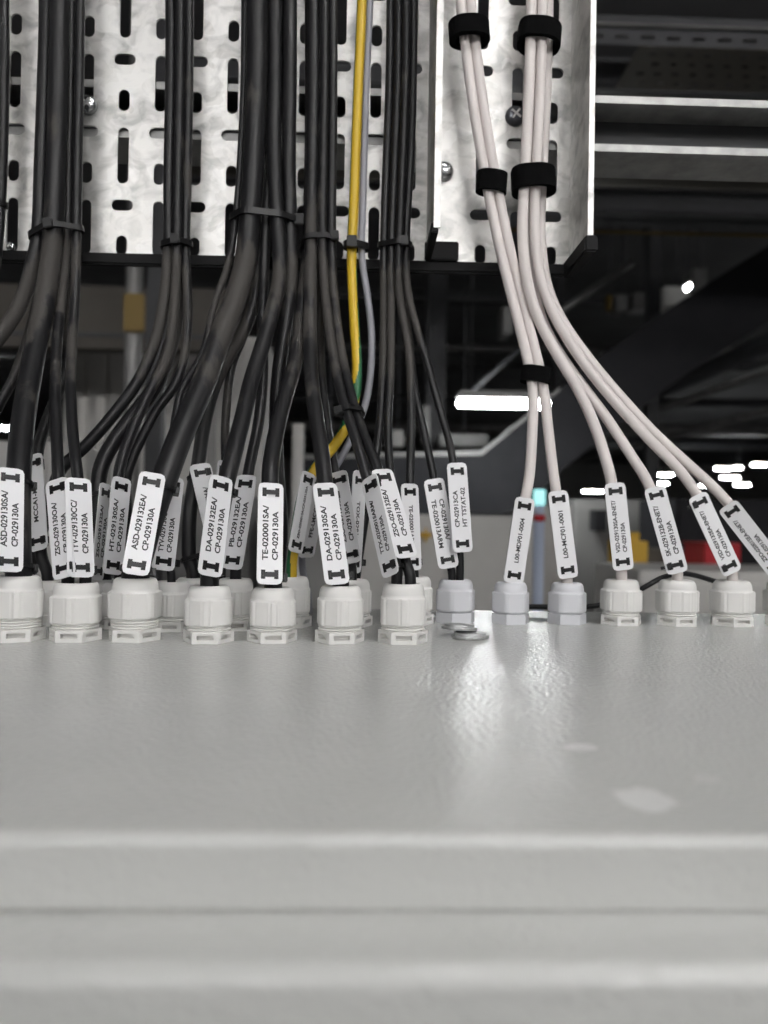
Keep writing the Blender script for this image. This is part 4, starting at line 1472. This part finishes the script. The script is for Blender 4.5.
run_pipe('grey overhead pipe running into the hall from the right frame edge', 790, 362, 7, 40, 0.05, 'mid_steel')
run_pipe('lower grey overhead pipe under the one from the right frame edge', 790, 405, 9, 40, 0.05, 'mid_steel')
run_pipe('upper dark overhead pipe running in behind the rising duct', 800, 330, 8, 40, 0.12, 'dark_steel')
for i, (py, Y, r, m) in enumerate(((398, 15, 0.09, 'dark_steel'), (425, 20, 0.16, 'mid_steel'), (440, 26, 0.18, 'dark_steel'), (346, 10, 0.05, 'mid_steel'))):
    p, q = at(250, py, Y), at(1000, py + 8, Y)
    pipe('overhead_pipe_hanging', ['dark pipe crossing the hall behind the long batten light', 'grey pipe crossing the hall below the rising duct', 'far dark pipe crossing the hall above the cluster of lights', 'thin grey pipe crossing behind the white cables'][i], 'pipe', p, q, r, m, 'overhead pipes crossing the hall')
# sloping pipe seen between the tray and the long light
pipe('brace_pipe_hanging', 'slim sloping grey pipe left of the lowest fabric strap', 'pipe', at(462, 400, 5.6), at(530, 340, 5.6), 0.02, 'dark_steel')
pipe('brace_pipe_hanging', 'sloping grey brace just right of the tray foot', 'pipe', at(560, 312, 6.5), at(632, 262, 6.5), 0.03, 'mid_steel')
# pale equipment seen small among the steel
def equip(name, label, cat, box, Y, depth, m, rod=True):
    """hung box with a door line and a rod up to the deck"""
    t = thing(name, label, cat, at((box[0] + box[2]) / 2, box[3], Y))
    bg('housing', None, None, *box, Y, depth, m, parent=t, bevel=0.01)
    w = box[2] - box[0]
    h = box[3] - box[1]
    bg('cover', None, None, box[0] + w * .12, box[1] + h * .12, box[2] - w * .12, box[3] - h * .12, Y - 0.01, 0.0095, m, parent=t, bevel=0.003)
    if rod:
        p = at((box[0] + box[2]) / 2, box[1], Y + depth / 2)
        mb = MB()
        mb.tube([p, Vector((p.x, Y + depth / 2, HZ))], 0.012, 6)
        mb.build('hanger_rod', M['dark_steel'], t)
    return t


equip('hanging_unit', 'pale hung unit beside the small round glow', 'equipment', (664, 286, 690, 306), 8, 0.3, 'pale')
equip('hanging_unit', 'upper grey hung unit right of the small round glow', 'equipment', (694, 268, 708, 290), 8.2, 0.3, 'mid_steel')
equip('hanging_unit', 'grey hung unit left of the dark column by the glow', 'equipment', (634, 292, 652, 308), 8.8, 0.3, 'mid_steel')
equip('hanging_unit', 'small pale hung unit just right of the tray foot', 'equipment', (616, 294, 628, 310), 8.6, 0.3, 'mid_steel')
equip('hanging_unit', 'grey hung unit left of the left white bundle', 'equipment', (503, 306, 513, 334), 6.2, 0.25, 'mid_steel')
equip('hanging_unit', 'small amber hung unit among the dark steel', 'equipment', (608, 294, 612, 310), 8.0, 0.1, 'amber')
equip('hanging_unit', 'pale hung unit above the black duct, behind the slanting black cables', 'equipment', (392, 430, 404, 446), 6.9, 0.3, 'pale')
equip('hanging_unit', 'pale slim hung unit above the black duct', 'equipment', (423, 405, 430, 444), 6.9, 0.2, 'mid_steel')
equip('hanging_unit', 'wide grey hung unit resting low above the black duct', 'equipment', (440, 434, 488, 446), 6.9, 0.3, 'mid_steel')

# -- left background: beige panel wall, pipe with amber plate, pale racks
o = bg('partition_wall', None, None, -260, 283, 236, 346, 3.4, 0.1, 'wall_beige')
structure(o, 'dim beige partition wall behind the black cables at the left')
o = bg('wall_rail', None, None, -260, 330, 236, 334, 3.385, 0.014, 'dark_steel')
tag_as(o, 'thin dark rail along the beige partition wall', 'rail')
pp = thing('standing_pipe', 'pale upright pipe with an amber plate in front of the beige partition', 'pipe', (at(134, 300, 2.6).x, 2.6, 0))
pa = at(134, 300, 2.6)
mb = MB()
mb.tube([Vector((pa.x, 2.6, 0)), Vector((pa.x, 2.6, 2.6)), Vector((pa.x, 2.6, HZ))], 0.028, 16)
mb.build('pipe', M['mid_steel'], pp)
o = bg('plate', None, None, 123, 293, 144, 331, 2.55, 0.02, 'amber', parent=pp)
o['label'] = 'amber plate'
mb = MB()
a = at(155, 300, 2.75)
mb.box((a.x - 0.03, 2.75, 0), (a.x + 0.03, 2.81, HZ))
structure(mb.build('column_slim', M['dark_steel'], bevel=0.004), 'slim dark column right of the pipe with the amber plate')


def cabinet_far(label, px0, px1, py_top, Y, depth, m, doors=2, name='equipment_cabinet'):
    a, b = at(px0, 520, Y).x, at(px1, 520, Y).x
    zt = at((px0 + px1) / 2, py_top, Y).z
    t = thing(name, label, 'cabinet', ((a + b) / 2, Y, 0), 'equipment cabinets across the hall')
    mb = MB()
    mb.box((a, Y, 0.0), (b, Y + depth, zt))
    mb.build('body', M[m], t, bevel=0.006)
    for k in range(doors):
        x0 = a + (b - a) * (k + 0.03) / doors
        x1 = a + (b - a) * (k + 0.97) / doors
        mb = MB()
        mb.box((x0, Y - 0.02, 0.1), (x1, Y - 0.0003, zt - 0.04))
        d = mb.build('door', M[m], t, bevel=0.004)
        mb = MB()
        mb.box((x1 - 0.06, Y - 0.045, 1.0), (x1 - 0.035, Y - 0.0205, 1.16))
        mb.build('handle', M['dark_steel'], d, bevel=0.003)
    return t


cabinet_far('grey cabinet across the aisle, behind the small cool grey glands', 352, 534, 515, 3.4, 0.6, 'pale', 2)
cabinet_far('pale cabinet across the aisle behind the leftmost tags', -140, 64, 440, 2.7, 0.5, 'pale', 3)
cabinet_far('pale cabinet across the aisle behind the middle tags', 262, 350, 520, 3.2, 0.6, 'wall', 1)
cabinet_far('grey cabinet across the aisle behind the PB-029132EA tag', 98, 248, 494, 3.0, 0.3, 'mid_steel', 2)
cabinet_far('dark grey cabinet behind the rightmost tags', 676, 860, 500, 4.4, 0.6, 'duct', 2)
cabinet_far('pale low cabinet seen between the white-cable glands at the right', 640, 860, 572, 2.6, 0.5, 'pale', 5)
cabinet_far('grey cabinet behind the VSD-029130SA-ENET tag', 574, 672, 500, 5.5, 0.6, 'wall', 2)
cabinet_far('pale cabinet behind the L00-MCF01-0001 tag', 536, 572, 506, 4.8, 0.6, 'pale', 1)
cabinet_far('pale many-doored rack below the beige partition at the left', 62, 262, 335, 4.3, 0.5, 'pale', 9)
for i, (x0, x1, Y, m, yt, lab) in enumerate(((78, 88, 2.5, 'pale', 398, 'pale upright post behind the ZSO-029130OA cables'), (96, 104, 2.52, 'pale', 398, 'pale upright post right of a similar post, behind the HT-029130SA tag'), (292, 304, 2.3, 'pale', 424, 'bright white upright post behind the middle bundle'), (206, 216, 2.4, 'wall', 405, 'grey upright post behind the widest bundle'), (40, 48, 2.3, 'pale', 432, 'pale upright post behind the cable to the left frame edge gland'))):
    a, b = at(x0, 450, Y).x, at(x1, 450, Y).x
    mb = MB()
    cx = (a + b) / 2
    mb.tube([Vector((cx, Y, 0)), Vector((cx, Y, 1)), Vector((cx, Y, at(x0, yt, Y).z))], (b - a) / 2, 16)
    tag_as(mb.build('upright_post', M[m]), lab, 'post')
# things on or before the far cabinets
eq = bg('control_box_mount', 'small black box fixed on the far cabinet left of VSD-029130SA-ENET', 'box', 596, 510, 607, 531, 5.3, 0.15, 'duct')
yb_ = thing('yellow_machine', 'yellow machine part behind the white-cable tags', 'machine', at(650, 566, 3.4))
pz = at(650, 566, 3.4)
bg('body', None, None, 622, 541, 648, 572, 3.4, 0.2, 'yellow_paint', parent=yb_, to_floor=True)
bg('arm', None, None, 648, 549, 700, 566, 3.42, 0.12, 'brown_steel', parent=yb_)
bg('cap', None, None, 630, 532, 640, 540.8, 3.43, 0.1, 'yellow_paint', parent=yb_)
rb = thing('red_box', 'red box behind the VSD-029132EA-ENET tag', 'box', (at(722, 560, 3.15).x, 3.15, 0))
bg('body', None, None, 704, 545, 741, 568, 3.15, 0.2, 'red_paint', parent=rb, to_floor=True)
bg('lid', None, None, 703, 543, 742, 544.9, 3.14, 0.22, 'red_paint', parent=rb)
bl = thing('signal_tower', 'slim signal column with a teal light left of L00-MCF01-0001', 'signal light', (at(539, 560, 3.0).x, 3.0, 0))
pc = at(539, 515, 3.0)
mb = MB()
mb.tube([Vector((pc.x, 3.0, 0)), Vector((pc.x, 3.0, 1)), Vector((pc.x, 3.0, pc.z))], 0.022, 14)
mb.build('pole', M['blue_tint'], bl)
z1_, z2_, z3_ = at(539, 521, 3).z, at(539, 504, 3).z, at(539, 491, 3).z
mb = MB()
mb.tube([Vector((pc.x, 2.995, z1_)), Vector((pc.x, 2.995, at(539, 515, 3).z))], 0.024, 14)
mb.build('red_section', M['red_paint'], bl)
mb = MB()
mb.tube([Vector((pc.x, 3.0, at(539, 505, 3).z)), Vector((pc.x, 3.0, z3_ + 0.005))], 0.024, 14)
mb.build('teal_section', M['lamp_teal'], bl)
mb = MB()
mb.tube([Vector((pc.x, 3.0, pc.z)), Vector((pc.x, 3.0, at(539, 505, 3).z))], 0.02, 14)
mb.build('collar', M['blue_tint'], bl)
yk = bg('yellow_knob_mount', 'small yellow knob behind the gap left of TE-020013ARM', 'knob', 421, 528, 432, 542, 3.3, 0.08, 'yellow_paint', bevel=0.02)

# ------------------------------------------------------------------ world and colour
w = bpy.data.worlds.new('world')
bpy.context.scene.world = w
w.use_nodes = True
w.node_tree.nodes['Background'].inputs['Color'].default_value = (0.05, 0.05, 0.052, 1)
w.node_tree.nodes['Background'].inputs['Strength'].default_value = 0.2

sc = bpy.context.scene
sc.view_settings.view_transform = 'Standard'
sc.view_settings.look = 'None'
sc.view_settings.gamma = 1.0
sc.view_settings.use_curve_mapping = False
sc.view_settings.exposure = -0.62
sc.cycles.use_denoising = True
sc.cycles.max_bounces = 8
sc.cycles.diffuse_bounces = 4
sc.cycles.sample_clamp_indirect = 8
